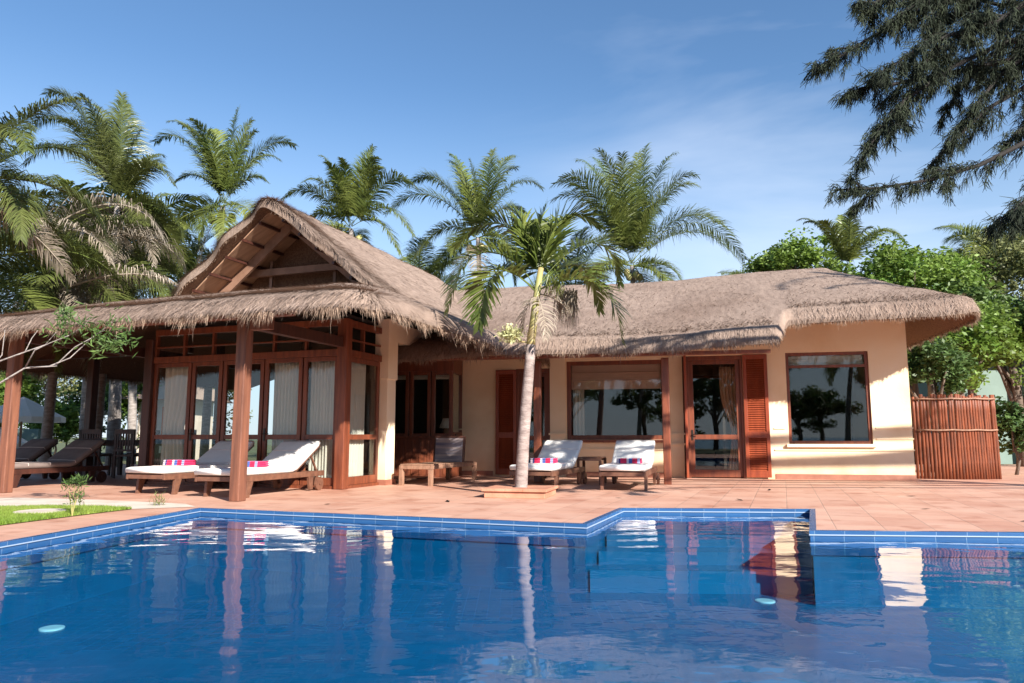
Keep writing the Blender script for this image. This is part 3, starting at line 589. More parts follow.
# roofs -----------------------------------------------------------
def sm(a, b, k=.35):
    h = np.clip(.5+.5*(b-a)/k, 0, 1); return b*(1-h)+a*h-k*h*(1-h)
def vnoise(u, v, sc, seed):
    r = np.random.default_rng(seed); ph = r.uniform(0, 6.28, 12); fr_ = r.uniform(.5, 2.2, 12)*sc; an = r.uniform(0, 6.28, 12)
    z = 0
    for i in range(12): z = z+np.sin((u*np.cos(an[i])+v*np.sin(an[i]))*fr_[i]+ph[i])
    return z/12
def roof(name, fr, uL, uR, vE, vB, height, th, nu, nv, rnd=.22, par=house, closeL=True, lump=.03, seed=1, fringe=('f', 'r'), shag=1.0, flen=.2, dens=1.0, edge_drop=.12):
    us = np.linspace(uL, uR, nu); ts = np.linspace(0, 1, nv)
    UU = np.repeat(us[:, None], nv, 1); ve = np.array([vE(u) for u in us]); vb = np.array([vB(u) for u in us])
    VV = ve[:, None]+(vb-ve)[:, None]*ts[None, :]
    Z = height(UU, VV)+vnoise(UU, VV, 3.2, seed)*lump+vnoise(UU, VV, 11, seed+1)*lump*.35
    jit = np.array([vnoise(u, 0, 9, seed+5)*.05 for u in us])
    VV[:, 0] += jit*1.0
    dE = VV-ve[:, None]; dR = uR-UU; dL = UU-uL if closeL else 99+UU*0; dB = vb[:, None]-VV
    d = np.minimum(np.minimum(dE, dR), np.minimum(dL, dB)); e = np.clip(1-d/rnd, 0, 1)
    Z = Z-edge_drop*e**2
    Zb = height(UU, VV)-th-(.0)
    def P(U_, V_, Z_):
        X = fr.o.x+fr.U.x*U_+fr.V.x*V_; Y = fr.o.y+fr.U.y*U_+fr.V.y*V_; return np.stack([X, Y, Z_], -1).reshape(-1, 3)
    top = P(UU, VV, Z); bot = P(UU, VV, Zb); idx = np.arange(nu*nv).reshape(nu, nv)
    q = np.stack([idx[:-1, :-1], idx[1:, :-1], idx[1:, 1:], idx[:-1, 1:]], -1).reshape(-1, 4)
    mb = MB(); mb.v = [tuple(x) for x in top]; mb.f = [tuple(x) for x in q]; mb.hasuv = True
    fu, fv = UU.ravel(), VV.ravel(); mb.uv = [(fu[i], fv[i]) for f in mb.f for i in f]
    # thick rim
    loop = list(idx[:, 0])+list(idx[-1, 1:])+list(idx[-2::-1, -1])+list(idx[0, -2:0:-1])
    b0_ = len(mb.v); mb.v += [tuple(x) for x in bot]
    for k in range(len(loop)):
        a, b = loop[k], loop[(k+1) % len(loop)]
        mb.f.append((a, b_ := b+0, b+b0_, a+b0_)[:1]+(int(a)+b0_, int(b)+b0_, int(b)))
        mb.uv += [(fu[a]*3, fv[a]), (fu[a]*3, fv[a]+.3), (fu[b]*3, fv[b]+.3), (fu[b]*3, fv[b])]
    mb.f = [tuple(int(i) for i in f) for f in mb.f]
    ro = W(mb, name, M['thatch'], par, smooth=True)
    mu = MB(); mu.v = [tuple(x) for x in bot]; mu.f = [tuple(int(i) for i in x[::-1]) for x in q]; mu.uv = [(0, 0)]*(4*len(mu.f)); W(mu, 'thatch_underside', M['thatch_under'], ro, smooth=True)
    # straw: hanging fringe on the rim, short straws lying on the slope near the rim
    r = np.random.default_rng(seed+9); V_, T_ = [], []
    segs = []
    if 'f' in fringe: segs += [(idx[i, 0], idx[i+1, 0]) for i in range(nu-1)]
    if 'r' in fringe: segs += [(idx[-1, i], idx[-1, i+1]) for i in range(nv-1)]
    if 'b' in fringe: segs += [(idx[i+1, -1], idx[i, -1]) for i in range(nu-1)]
    if 'l' in fringe: segs += [(idx[0, i+1], idx[0, i]) for i in range(nv-1)]
    for a, b in segs:
        pa, pb, qa, qb = top[a], top[b], bot[a], bot[b]; e_ = pb-pa; ln = math.hypot(e_[0], e_[1])
        if ln < 1e-4: continue
        n = max(1, int(ln*430*dens)); outw = np.array([e_[1], -e_[0], 0])/ln; al = np.array([e_[0], e_[1], 0])/ln
        s = r.random(n)[:, None]; h = r.random(n)[:, None]**.8
        base = (pa+(pb-pa)*s)*(1-h)+(qa+(qb-qa)*s)*h - outw*r.uniform(0, .05, (n, 1))
        cl = .65+.35*np.sin(float(pa[0])*9+float(pa[1])*7)+r.random()*.35
        ln_ = flen*r.uniform(.3, 1.0, (n, 1))*cl; ln_ = np.where(r.random((n, 1)) < .04, ln_*1.7, ln_)
        dirn = outw*r.uniform(.0, .8, (n, 1))*(1-h*.6)+np.array([0, 0, -1.])+al*r.normal(0, .22, (n, 1)); dirn /= np.linalg.norm(dirn, axis=1)[:, None]
        tip = base+dirn*ln_; wv = (al*r.uniform(.5, 1, (n, 1))+outw*r.normal(0, .5, (n, 1)))*r.uniform(.004, .009, (n, 1))
        V_.append(np.stack([base-wv, base+wv, tip], 1).reshape(-1, 3)); T_.append(np.repeat(r.uniform(.55, 1.35, n), 3))
    # slope straws
    ns = int(shag*26000)
    iu = r.integers(0, nu-1, ns); k_ = r.random(ns); depth = np.where(r.random(ns) < .45, np.abs(r.normal(0, .4, ns)), r.random(ns)**1.5*(vb[iu]-ve[iu])*1.0)
    iv = np.clip((depth/(vb[iu]-ve[iu]+1e-6)*(nv-1)).astype(int), 0, nv-2)
    base = top.reshape(nu, nv, 3)[iu, iv]+(top.reshape(nu, nv, 3)[iu+1, iv]-top.reshape(nu, nv, 3)[iu, iv])*k_[:, None]
    up_ = top.reshape(nu, nv, 3)[iu, iv+1]; base = base+(up_-top.reshape(nu, nv, 3)[iu, iv])*r.random((ns, 1))
    # local gradient gives the downslope direction
    gz = np.gradient(Z); du = us[1]-us[0]; dv = (vb-ve)[:, None]/(nv-1)+1e-6
    gu = gz[0]/du; gv = gz[1]/dv; gu_, gv_ = gu[iu, iv], gv[iu, iv]; gl = np.sqrt(gu_**2+gv_**2)+.02
    dsx = -(fr.U.x*gu_+fr.V.x*gv_)/gl; dsy = -(fr.U.y*gu_+fr.V.y*gv_)/gl
    dn = np.stack([dsx+r.normal(0, .25, ns), dsy+r.normal(0, .25, ns), -gl+r.uniform(.02, .25, ns)], 1); dn /= np.linalg.norm(dn, axis=1)[:, None]
    nr_ = depth < .12+r.random(ns)*.75; near = nr_[:, None]; sl = np.where(near, r.uniform(.10, .24, (ns, 1)), r.uniform(.06, .16, (ns, 1))); dn[:, 2] += np.where(nr_, r.uniform(-.1, .2, ns), 0); dn /= np.linalg.norm(dn, axis=1)[:, None]; nearm = np.repeat(nr_, 3); wv = np.stack([-dn[:, 1], dn[:, 0], dn[:, 2]*0], 1)*r.uniform(.004, .008, (ns, 1))
    V_.append(np.stack([base-wv, base+wv, base+dn*sl+[0, 0, .012]], 1).reshape(-1, 3)); T_.append(np.repeat(r.uniform(.5, 1.05, ns), 3))
    Vs, Ts = V_.pop(), T_.pop(); so = build_np('surface_straw', Vs, np.arange(len(Vs)).reshape(-1, 3), M['straw_top'], ro, vcol=np.where(nearm, Ts*.9+.35, Ts*.35+.72)); so['kind'] = 'stuff'
    V_ = np.concatenate(V_); T_ = np.concatenate(T_); Fq = np.arange(len(V_)).reshape(-1, 3)
    fo = build_np('thatch_fringe', V_, Fq, M['straw'], ro, vcol=T_); fo['kind'] = 'stuff'
    return ro
# wing roof
RU, RR = 8.92, .75; U_STEP = WNG.hit(790, 345, -2.75)[0]
def vE_w(u):
    t = min(max((u-(U_STEP-.2))/.4, 0), 1); t = t*t*(3-2*t); base = -2.75*(1-t)-1.62*t
    if u > RU-RR: base += RR-math.sqrt(max(0, RR*RR-(u-(RU-RR))**2))
    return base
vB_w = lambda u: 7.0-(RR-math.sqrt(max(0, RR*RR-(u-(RU-RR))**2)) if u > RU-RR else 0)
def h_w(u, v):
    ridge = 4.78+.02*(u-7)-.10*np.exp(-((u-3.2)/2.0)**2)
    f = ridge-.378*np.maximum(3.0-v, -9); b = ridge-.40*(v-3.0); r_ = 4.62-1.0*(u-7.2)+.35*np.clip((7.3-u)/.25, 0, 1)
    r_ = np.where(u > 8.1, 3.72-.80*(u-8.1), r_)
    z_ = sm(sm(f, b, .2), r_, .14)
    return z_-.10*np.clip((1.0-u)/2.5, 0, 1)*np.clip((0-v)/2.7, 0, 1)
roof('wing_roof', WNG, -3.2, RU, vE_w, vB_w, h_w, .24, 150, 60, closeL=False, seed=3, fringe=('f', 'r'), shag=.8, flen=.12, edge_drop=.16)
# pavilion skirt roof
PUR, PRR = 1.95, .55
vE_p = lambda u: -2.9+(PRR-math.sqrt(max(0, PRR*PRR-(u-(PUR-PRR))**2)) if u > PUR-PRR else 0)+(.5-math.sqrt(max(0, .25-(u-(-8.6))**2)) if u < -8.6 else 0)
vB_p = lambda u: 8.6
def h_p(u, v):
    r_ = 3.40-.45*(u-.0); l_ = 3.40-.16*(-u-4.15)-.12*np.clip((-u-7.5), 0, 2); f = 2.47+.27*(v+2.9)
    cap = 3.36+0*u
    z_ = sm(sm(sm(r_, l_, .2), f, .25), cap, .2)
    return z_-.10*np.clip((-u-2.5)/4, 0, 1)*np.clip((-v)/2.9, 0, 1)
roof('veranda_roof', PAV, -9.1, PUR, vE_p, vB_p, h_p, .2, 170, 90, seed=21, fringe=('f', 'r', 'l'), shag=1.5, flen=.19, edge_drop=.15)
# gable roof: steep, open to the front
def gable():
    uc, hw = -2.07, 2.5; GV = .5; GB = 8.2
    vE_g = lambda u: GV+.0+.07*math.sin(u*7)+.10*abs(u-uc)/hw
    vB_g = lambda u: GB
    def h_g(u, v):
        d = np.abs(u-uc); z_ = 5.16-.80*np.sqrt(d*d+.02)
        return z_-.05*np.clip(v-3, 0, 6)/6-1.1*np.clip(v-7.2, 0, 2)
    ro = roof('gable_roof', PAV, uc-hw, uc+hw, vE_g, vB_g, h_g, .2, 90, 90, rnd=.12, lump=.045, seed=41, fringe=('f', 'r', 'l'), shag=1.2, flen=.07, dens=.9, edge_drop=.05)
    # soffit boards with battens, bargeboards, gable wall
    p = PAV.p; mb = MB(); bt = MB(); bg_ = MB(); hs = .8
    zof = lambda d: 5.16-.8*d-.235
    for s in (-1, 1):
        vs = []
        for (d, v) in ((.04, GV+.22), (hw-.1, GV+.3), (hw-.1, 2.0), (.04, 2.0)): vs.append(p(uc+s*d, v, zof(d)-.04))
        vs2 = [q+Vector((0, 0, .03)) for q in vs]; mb.hexa(vs+vs2 if s > 0 else vs[::-1]+vs2[::-1])
        for k in range(6):
            d = .25+k*.36; bt.bar(p(uc+s*d, GV+.2, zof(d)-.07), p(uc+s*d, 1.95, zof(d)-.07), .05, .05)
        bg_.bar(p(uc+s*.02, 1.3, zof(.02)-.14), p(uc+s*(hw-.15), 1.3, zof(hw-.15)-.14), .06, .22)
    W(mb, 'soffit', M['soffit'], ro); W(bt, 'batten', M['wood_dark'], ro); W(bg_, 'rafter', M['rafter'], ro)
    gm = MB(); gm.bar(p(uc-1.2, 1.58, 3.95), p(uc+1.2, 1.58, 3.95), .08, .13)
    gm.bar(p(uc-.72, 1.68, 3.2), p(uc-.72, 1.68, 4.2), .05, .05); gm.bar(p(uc+.72, 1.68, 3.2), p(uc+.72, 1.68, 4.2), .05, .05)
    W(gm, 'gable_tie_beam', M['rafter'], ro)
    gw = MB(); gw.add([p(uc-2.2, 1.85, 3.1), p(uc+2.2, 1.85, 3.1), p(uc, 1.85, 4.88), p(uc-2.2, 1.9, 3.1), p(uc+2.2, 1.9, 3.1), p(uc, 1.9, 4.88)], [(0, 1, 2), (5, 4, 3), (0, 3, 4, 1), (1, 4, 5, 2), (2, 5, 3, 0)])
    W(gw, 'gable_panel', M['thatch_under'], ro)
gable()

# ------------------------------------------------------------------ curtains and blinds (they hang, so they stand alone)
def drape(fr, u0, u1, v, z0, z1, m, gather=None, folds=9, name='curtain', label='', group=None, shift=0, amp=.025):
    n = 60; rows = 24; vs = []; fs = []
    for j in range(rows+1):
        t = j/rows; zz = z1+(z0-z1)*t; wsc = 1.0; off = 0
        if gather: # gathered toward one side part of the way down
            gz_, gw_, side = gather; k = math.exp(-((zz-gz_)/.45)**2) if zz > gz_ else math.exp(-((zz-gz_)/.9)**2); wsc = 1-(1-gw_)*k; off = side*(1-wsc)*(u1-u0)/2
        uc = (u0+u1)/2+off
        for i in range(n+1):
            s = i/n-.5; vs.append(fr.p(uc+s*(u1-u0)*wsc, v+amp*math.sin(i/n*folds*2*math.pi+.4*math.sin(t*3))*(1+.3*math.sin(i*1.7)), zz+(.02*math.sin(i*.9) if j == rows else 0)))
    for j in range(rows):
        for i in range(n): a = j*(n+1)+i; fs.append((a, a+1, a+n+2, a+n+1))
    mb = MB(); mb.add(vs, fs); o = mb.build(name, m, smooth=True)
    s_ = o.modifiers.new('thickness', 'SOLIDIFY'); s_.thickness = .006
    return tag(o, label, 'curtain', group)
drape(PAV, divs[0]+.12, divs[1]-.05, .12, .12, 2.02, M['curtain'], (.9, .72, -1), 6, label='narrow shaded curtain behind the leftmost glass door of the pavilion')
drape(PAV, divs[3]+.1, divs[4]-.06, .12, .12, 2.02, M['curtain'], None, 9, label='white pleated curtain behind the glass door above the wheeled lounger back')
drape(PAV, divs[4]+.06, divs[5]-.02, .12, .12, 2.02, M['curtain'], None, 10, label='white pleated curtain behind the glass door left of the corner post')
drape(sf, .17, .82, .12, .12, 2.02, M['curtain'], None, 8, label='sunlit white curtain in the pavilion side door beside the cream pillar')
u0 = hu(727); drape(WNG, hu(722), hu(743), .22, .1, 2.2, M['peach'], (.9, .5, 1), 5, label='peach curtain tied back inside the door with the open red shutter')
drape(WNG, hu(572), hu(583), .24, w1[2]+.08, w1[3]-.1, M['curtain'], None, 3, label='strip of pale curtain at the left edge of the middle window')
def blind(fr, u0, u1, v, z0, z1, m, label):
    mb = MB(); n = 3
    for k in range(n):
        a, b = z1-(z1-z0)*k/n, z1-(z1-z0)*(k+1)/n; mb.hexa([fr.p(u0, v-.006*k, b-.02), fr.p(u1, v-.006*k, b-.02), fr.p(u1, v-.006*k+.004, b-.02), fr.p(u0, v-.006*k+.004, b-.02), fr.p(u0, v, a), fr.p(u1, v, a), fr.p(u1, v+.004, a), fr.p(u0, v+.004, a)])
    for k in (1, 2): a = z1-(z1-z0)*k/n; mb.tube([fr.p(u0, v-.015, a-.01), fr.p(u1, v-.015, a-.01)], .009, 6)
    o = mb.build('roman_blind', m); return tag(o, label, 'blind', 'blinds in the windows')
blind(WNG, w1[0]+.09, w1[1]-.09, .13, hz(600, 388), w1[3]-.06, M['blind'], 'wide rose roman blind half lowered in the middle window')
blind(WNG, w2[0]+.07, w2[1]-.07, .16, hz(820, 365.5), w2[3]-.06, M['curtain'], 'narrow pale blind rolled up at the top of the right-hand window')
for (a, b), lb in zip(((390, 405), (412, 428), (434, 448)), ('left', 'middle', 'right')):
    blind(BAY, bu(a), bu(b), .08, 1.98, 2.07, M['curtain'], f'short white blind at the top of the {lb} bay window')
# hibiscus of the interior: a pale lamp seen through the bay window
lp = empty('table_lamp', BAY.p(bu(441), .42, .98), 0, 'pale cone-shaded lamp behind the right bay window', 'lamp')
mb = MB(); mb.tube([(0, 0, -.12), (0, 0, -.1), (0, 0, .0)], [.07, .07, .02], 12); mb.build('lamp_base', M['wood_pale'], lp)
mb = MB(); mb.tube([(0, 0, .0), (0, 0, .2)], [.15, .07], 20); mb.build('lamp_shade', M['curtain'], lp, smooth=True)
tb = MB(); q = BAY.p(bu(441), .42, 0); tb.box(-.22, .22, -.2, .2, .82, .86)
for sx in (-.18, .18):
    for sy in (-.16, .16): tb.box(sx-.02, sx+.02, sy-.02, sy+.02, 0.03, .82)
o = tb.build('lamp_table', M['wood_dark']); o.location = q; tag(o, 'dark small table carrying the pale lamp behind the bay window', 'table')

# ------------------------------------------------------------------ loungers
def make_lounger(mw, mc, back_deg=32, wheels=True):
    """foot at -Y, head at +Y; origin at ground under the middle"""
    r = empty('sun_lounger', (0, 0, 0)); Lh = .98; wd = .33
    mb = MB()
    for s in (-1, 1): mb.bar((s*wd, -Lh, .25), (s*wd, Lh, .25), .035, .08)
    for y in (-Lh+.02, .25, Lh-.02): mb.bar((-wd, y, .25), (wd, y, .25), .035, .06)
    for k in range(11): y = -Lh+.1+k*.115; mb.bar((-wd+.02, y, .285), (wd-.02, y, .285), .07, .016)
    mb.build('frame', mw, r, bevel=.004)
    hb = Vector((0, .30, .30)); a = R(back_deg); dv = Vector((0, math.cos(a), math.sin(a))); lb = .70
    mb = MB()
    for s in (-1, 1): mb.bar(hb+Vector((s*(wd-.03), 0, 0)), hb+Vector((s*(wd-.03), 0, 0))+dv*lb, .03, .035)
    for k in range(7): q = hb+dv*(.05+k*.1); mb.bar(q+Vector((-wd+.03, 0, 0)), q+Vector((wd-.03, 0, 0)), .06, .016, up=(0, -math.sin(a), math.cos(a)))
    for s in (-1, 1): mb.bar(hb+Vector((s*(wd-.08), 0, 0))+dv*.5, Vector((s*(wd-.08), .92, .27)), .025, .03)
    mb.build('backrest', mw, r, bevel=.003)
    for s in (-1, 1):
        l = MB(); l.hexa([(s*wd-.022, -.80, 0), (s*wd+.022, -.80, 0), (s*wd+.022, -.73, 0), (s*wd-.022, -.73, 0), (s*wd-.022, -.78, .21), (s*wd+.022, -.78, .21), (s*wd+.022, -.66, .21), (s*wd-.022, -.66, .21)]); l.build('leg', mw, r, bevel=.003)
        l = MB(); l.hexa([(s*wd-.022, .62, 0.02), (s*wd+.022, .62, 0.02), (s*wd+.022, .69, 0.02), (s*wd-.022, .69, 0.02), (s*wd-.022, .58, .21), (s*wd+.022, .58, .21), (s*wd+.022, .70, .21), (s*wd-.022, .70, .21)]); l.build('leg', mw, r, bevel=.003)
        if wheels:
            l = MB(); l.tube([(s*(wd+.03), .80, .10), (s*(wd+.065), .80, .10)], .10, 20); l.tube([(s*(wd-.02), .80, .10), (s*(wd+.08), .80, .10)], .02, 8); l.build('wheel', mw, r)
            l = MB(); l.bar((s*wd, .80, .10), (s*wd, .80, .22), .03, .04); l.build('wheel_bracket', mw, r)
    # mattress: bent slab with soft edges
    th = .085; n = 26; prof = []
    for k in range(n+1):
        s = k/n*1.98
        if s < 1.28: c = Vector((0, -Lh-.03+s, .295)); nrm = Vector((0, 0, 1))
        else: c = hb+dv*(s-1.28)+Vector((0, 0, .012)); nrm = Vector((0, -math.sin(a), math.cos(a)))
        if abs(s-1.28) < .04: nrm = (Vector((0, 0, 1))+Vector((0, -math.sin(a), math.cos(a)))).normalized()
        prof.append((c, nrm))
    vs = []; fs = []; cs = [(-wd-.01, .5), (-wd+.0, .97), (-wd+.03, 1.0), (0, 1.06), (wd-.03, 1.0), (wd, .97), (wd+.01, .5), (wd, .0), (-wd, .0)]
    for i, (c, nm) in enumerate(prof):
        e = .75 if i in (0, n) else 1
        for (x, h) in cs: vs.append(c+Vector((x*(.985 if e < 1 else 1), 0, 0))+nm*(th*(.5+(h-.5)*e)))
    m_ = len(cs)
    for i in range(n):
        for k in range(m_): a_, b_ = i*m_+k, i*m_+(k+1) % m_; fs.append((a_, b_, b_+m_, a_+m_))
    fs.append(tuple(range(m_-1, -1, -1))); fs.append(tuple(n*m_+k for k in range(m_)))
    mb = MB(); mb.add(vs, fs); mt = mb.build('mattress', mc, r, smooth=True)
    for i in (6, 11, 17, 22):
        c, nm = prof[i]; sm_ = MB(); sm_.tube([c+Vector((x, 0, 0))+nm*(th*h+.001) for (x, h) in cs[:7]], .0045, 5, cap=False); sm_.build('seam', M['piping'], mt)
    return r
def make_towel():
    mb = MB()
    for k in range(3): w_ = .25-.008*k; mb.hexa([(-.2+.004*k, -w_/2, k*.026), (.2-.003*k, -w_/2, k*.026), (.2, w_/2, k*.026), (-.2, w_/2, k*.026), (-.2, -w_/2, k*.026+.023), (.2, -w_/2, k*.026+.023), (.2, w_/2, k*.026+.023), (-.2, w_/2, k*.026+.023)])
    return mb.build('folded_towel', M['towel_red'], bevel=.009)
proto = make_lounger(M['teak'], M['canvas'])
pvp = lambda u, v, z=0: PAV.p(u, v, z)
lounge = [
 (proto, at_z(590, 477, 0)*1, 20, 'white cushioned sun lounger just right of the potted palm trunk', 1),
]
def place(o, p, deg, label, group): o.location = (p.x, p.y, 0); o.rotation_euler = (0, 0, -R(deg)); tag(o, label, 'sun lounger', group); return o
P1 = Vector((.62, 12.28, 0)); P2 = Vector((1.90, 12.1, 0))
G1 = 'sun loungers with white mattresses'
place(proto, P1, 20, 'white cushioned sun lounger just right of the palm trunk', G1)
l2 = place(copy_tree(proto), P2, 16, 'white cushioned sun lounger beside the slender wing post, right of the side table', G1)
pA = PAV.p(-1.95, -.92); pB = PAV.p(-.60, -1.06)
l3 = place(copy_tree(proto), pA, 20, 'white cushioned sun lounger in front of the glass doors, left one of the veranda pair', G1)
l4 = place(copy_tree(proto), pB, 20, 'white cushioned sun lounger right behind the sunlit front veranda post', G1)
pg = make_lounger(M['wood_dark'], M['canvas_grey'], 34)
place(pg, PAV.p(-5.35, -.75), 20, 'shaded grey cushioned sun lounger beside the left veranda post', 'sun loungers with grey mattresses')
l6 = place(copy_tree(pg), PAV.p(-7.0, -.35), 20, 'grey cushioned sun lounger cut off by the left edge of the photo', 'sun loungers with grey mattresses')
tw = make_towel(); first = True
for (P, dg, dx, dy, lab) in ((P1, 20, -.02, -.25, 'folded striped red towel on the lounger next to the palm trunk'), (P2, 16, .02, -.22, 'folded striped red towel on the lounger next to the slender wing post'), (pA, 20, -.05, -.3, 'folded striped towel on the left veranda lounger before the glass doors'), (pB, 20, -.0, -.28, 'folded striped towel on the lounger partly hidden by the veranda post')):
    o = tw if first else tw.copy()
    if not first: C.objects.link(o)
    first = False; a = -R(dg); o.location = (P.x+dx*math.cos(a)-dy*math.sin(a), P.y+dx*math.sin(a)+dy*math.cos(a), .388); o.rotation_euler = (0, 0, a+R(4)); tag(o, lab, 'towel', 'folded striped towels on the loungers')
# side table
t = empty('side_table', (1.38, 12.95, 0), -R(18), 'small slatted teak side table between the two sunny loungers', 'table')
mb = MB()
for k in range(5): mb.box(-.2+k*.084, -.13+k*.084, -.24, .24, .44, .458)
mb.box(-.21, .21, -.25, -.22, .40, .438); mb.box(-.21, .21, .22, .25, .40, .438); mb.build('tabletop', M['teak'], t, bevel=.003)
for sx in (-.19, .19):
    for sy in (-.22, .22): l = MB(); l.box(sx-.022, sx+.022, sy-.022, sy+.022, 0, .40); l.build('leg', M['teak'], t, bevel=.003)
# wooden daybed with a raised woven back
db = empty('wooden_daybed', (-1.27, 13.35, 0), -R(20), 'bare low teak daybed with dark woven back, before the bay window', 'daybed')
mb = MB(); mb.box(-.30, .30, -.98, -.93, .27, .33); mb.box(-.30, -.26, -.929, .95, .27, .33); mb.box(.26, .30, -.929, .95, .27, .33); mb.box(-.259, .259, .90, .95, .27, .33); mb.build('frame', M['wood_pale'], db, bevel=.004)
mb = MB()
for k in range(16): mb.box(-.29, .29, -.96+k*.117, -.86+k*.117, .332, .352)
mb.build('slatted_top', M['wood_pale'], db, bevel=.003)
for sx in (-.27, .27):
    for sy in (-.94, .90): l = MB(); l.box(sx-.035, sx+.035, sy-.035, sy+.035, 0, .268); l.build('leg', M['wood_pale'], db, bevel=.004)
mb = MB(); mb.hexa([(-.27, .30, .353), (.27, .30, .353), (.27, .33, .353), (-.27, .33, .353), (-.27, .36, .78), (.27, .36, .78), (.27, .39, .78), (-.27, .39, .78)]); bk = mb.build('backrest', M['weave'], db)
mb = MB()
for sx in (-.29, .29): mb.bar((sx, .33, .35), (sx, .39, .80), .035, .04)
mb.bar((-.29, .39, .80), (.29, .39, .80), .04, .04); mb.build('back_frame', M['wood_dark'], bk, bevel=.003)

# dining set under the left veranda
DC = PAV.p(-6.15, 1.9)
dt = empty('dining_table', DC, -R(12), 'dark wooden dining table in the shade of the left veranda', 'table')
mb = MB(); mb.box(-.75, .75, -.42, .42, .70, .74); mb.box(-.68, .68, -.36, .36, .62, .698); mb.build('tabletop', M['wood_dark'], dt, bevel=.004)
for sx in (-.66, .66):
    for sy in (-.34, .34): l = MB(); l.box(sx-.035, sx+.035, sy-.035, sy+.035, 0, .62); l.build('leg', M['wood_dark'], dt)
def make_chair():
    r = empty('dining_chair', (0, 0, 0)); m = M['wood_dark']
    mb = MB(); mb.box(-.22, .22, -.22, .22, .42, .46); mb.build('seat', m, r, bevel=.004)
    mb = MB(); mb.box(-.22, .22, .20, .235, .86, .95); mb.box(-.18, .18, .205, .23, .52, .56)
    for k in range(6): mb.box(-.165+k*.06, -.135+k*.06, .21, .225, .56, .86)
    mb.build('backrest', m, r)
    for sx in (-.2, .2):
        l = MB(); l.box(sx-.02, sx+.02, -.21, -.17, 0, .42); l.build('leg', m, r)
        l = MB(); l.box(sx-.02, sx+.02, .19, .23, 0, .95); l.build('leg', m, r)
    return r
ch = make_chair(); first = True
spots = [(-.95, -.05, 90, 'dark dining chair at the left end of the veranda table'), (-.38, -.62, 180, 'dark dining chair on the pool side of the table, left of the thin inner post'), (.38, -.62, 180, 'dark dining chair on the pool side of the table, right of the thin inner post'), (.98, .0, -90, 'dark dining chair at the table end nearest the glass doors'), (-.38, .66, 0, 'dark dining chair on the garden side of the table, left one'), (.38, .66, 0, 'dark dining chair on the garden side of the table, right one')]
for (x, y, a, lab) in spots:
    o = ch if first else copy_tree(ch); first = False; b = -R(12)
    o.location = (DC.x+x*math.cos(b)-y*math.sin(b), DC.y+x*math.sin(b)+y*math.cos(b), 0); o.rotation_euler = (0, 0, b+R(a)); tag(o, lab, 'chair', 'dining chairs round the veranda table')

# ------------------------------------------------------------------ palms
def frond_geo(rng, base, az, el, length, droop, leaflen, n, width=.035, twist=0, gap=.12, vee=.5, hang=.55, sidecurve=0, segs=3, tipback=.75, path=None):
    """returns leaflet verts/quads/tone and rachis points"""
    N = 26; pts = [np.array(base, float)]; tan = []; e = el; a = az; ds = length/N
    for i in range(N):
        d = np.array([math.cos(e)*math.cos(a), math.cos(e)*math.sin(a), math.sin(e)]); tan.append(d); pts.append(pts[-1]+d*ds)
        e -= droop/N*(.4+1.4*i/N); a += sidecurve/N
        e = max(e, -1.5)
    if path is not None:
        P_ = np.array(path, float); 
        for _ in range(3): # corner cutting
            q = [P_[0]]
            for i in range(len(P_)-1): q += [P_[i]*.75+P_[i+1]*.25, P_[i]*.25+P_[i+1]*.75]
            q.append(P_[-1]); P_ = np.array(q)
        sl = np.concatenate([[0], np.cumsum(np.linalg.norm(np.diff(P_, axis=0), axis=1))]); f_ = np.linspace(0, sl[-1], N+1)
        pts = np.stack([np.interp(f_, sl, P_[:, k]) for k in range(3)], 1); tan = list(np.diff(pts, axis=0)); tan = [t/np.linalg.norm(t) for t in tan]
        a = math.atan2(pts[-1][1]-pts[0][1], pts[-1][0]-pts[0][0])
    tan.append(tan[-1]); pts = np.array(pts); tan = np.array(tan)
    V = []; Q = []; T = []
    tone = rng.uniform(.8, 1.2)
    for s in (-1, 1):
        for k in range(n):
            t = gap+(1-gap)*(k+.5*rng.random())/n; f = t*N; i = min(int(f), N-1); fr_ = f-i; p = pts[i]*(1-fr_)+pts[i+1]*fr_; d = tan[i]
            side = np.cross(d, [0, 0, 1.]); nl = np.linalg.norm(side)
            side = side/nl if nl > .05 else np.array([-math.sin(a), math.cos(a), 0])
            up = np.cross(side, d); ct, st_ = math.cos(twist), math.sin(twist); side, up = side*ct+up*st_, up*ct-side*st_
            x = (t-gap)/(1-gap); ll = leaflen*(.45+.55*math.sin(math.pi*min(1, x*.9+.22))**.7)*(1-.45*x**4)*rng.uniform(.85, 1.1)
            fw_ = .35+tipback*x; dr = side*s+up*vee*(1-x*.6)+d*fw_; dr /= np.linalg.norm(dr); dr += rng.normal(0, .11, 3)
            q = p.copy(); wv = np.cross(dr, up); wv /= np.linalg.norm(wv)+1e-6; b = len(V); cur = dr.copy()
            ww = width*rng.uniform(.8, 1.15); tn = tone*rng.uniform(.75, 1.25)
            for j in range(segs+1):
                wj = ww*(.55, 1, .75, .08)[j] if segs == 3 else ww*(.7, .9, .08)[j]
                V.append(q-wv*wj/2); V.append(q+wv*wj/2); T += [tn, tn]
                if j < segs:
                    q = q+cur*ll/segs; cur = cur+np.array([0, 0, -1])*hang*(.35+.4*j); cur /= np.linalg.norm(cur)
            for j in range(segs): Q.append((b+2*j, b+2*j+1, b+2*j+3, b+2*j+2))
    return V, Q, T, pts
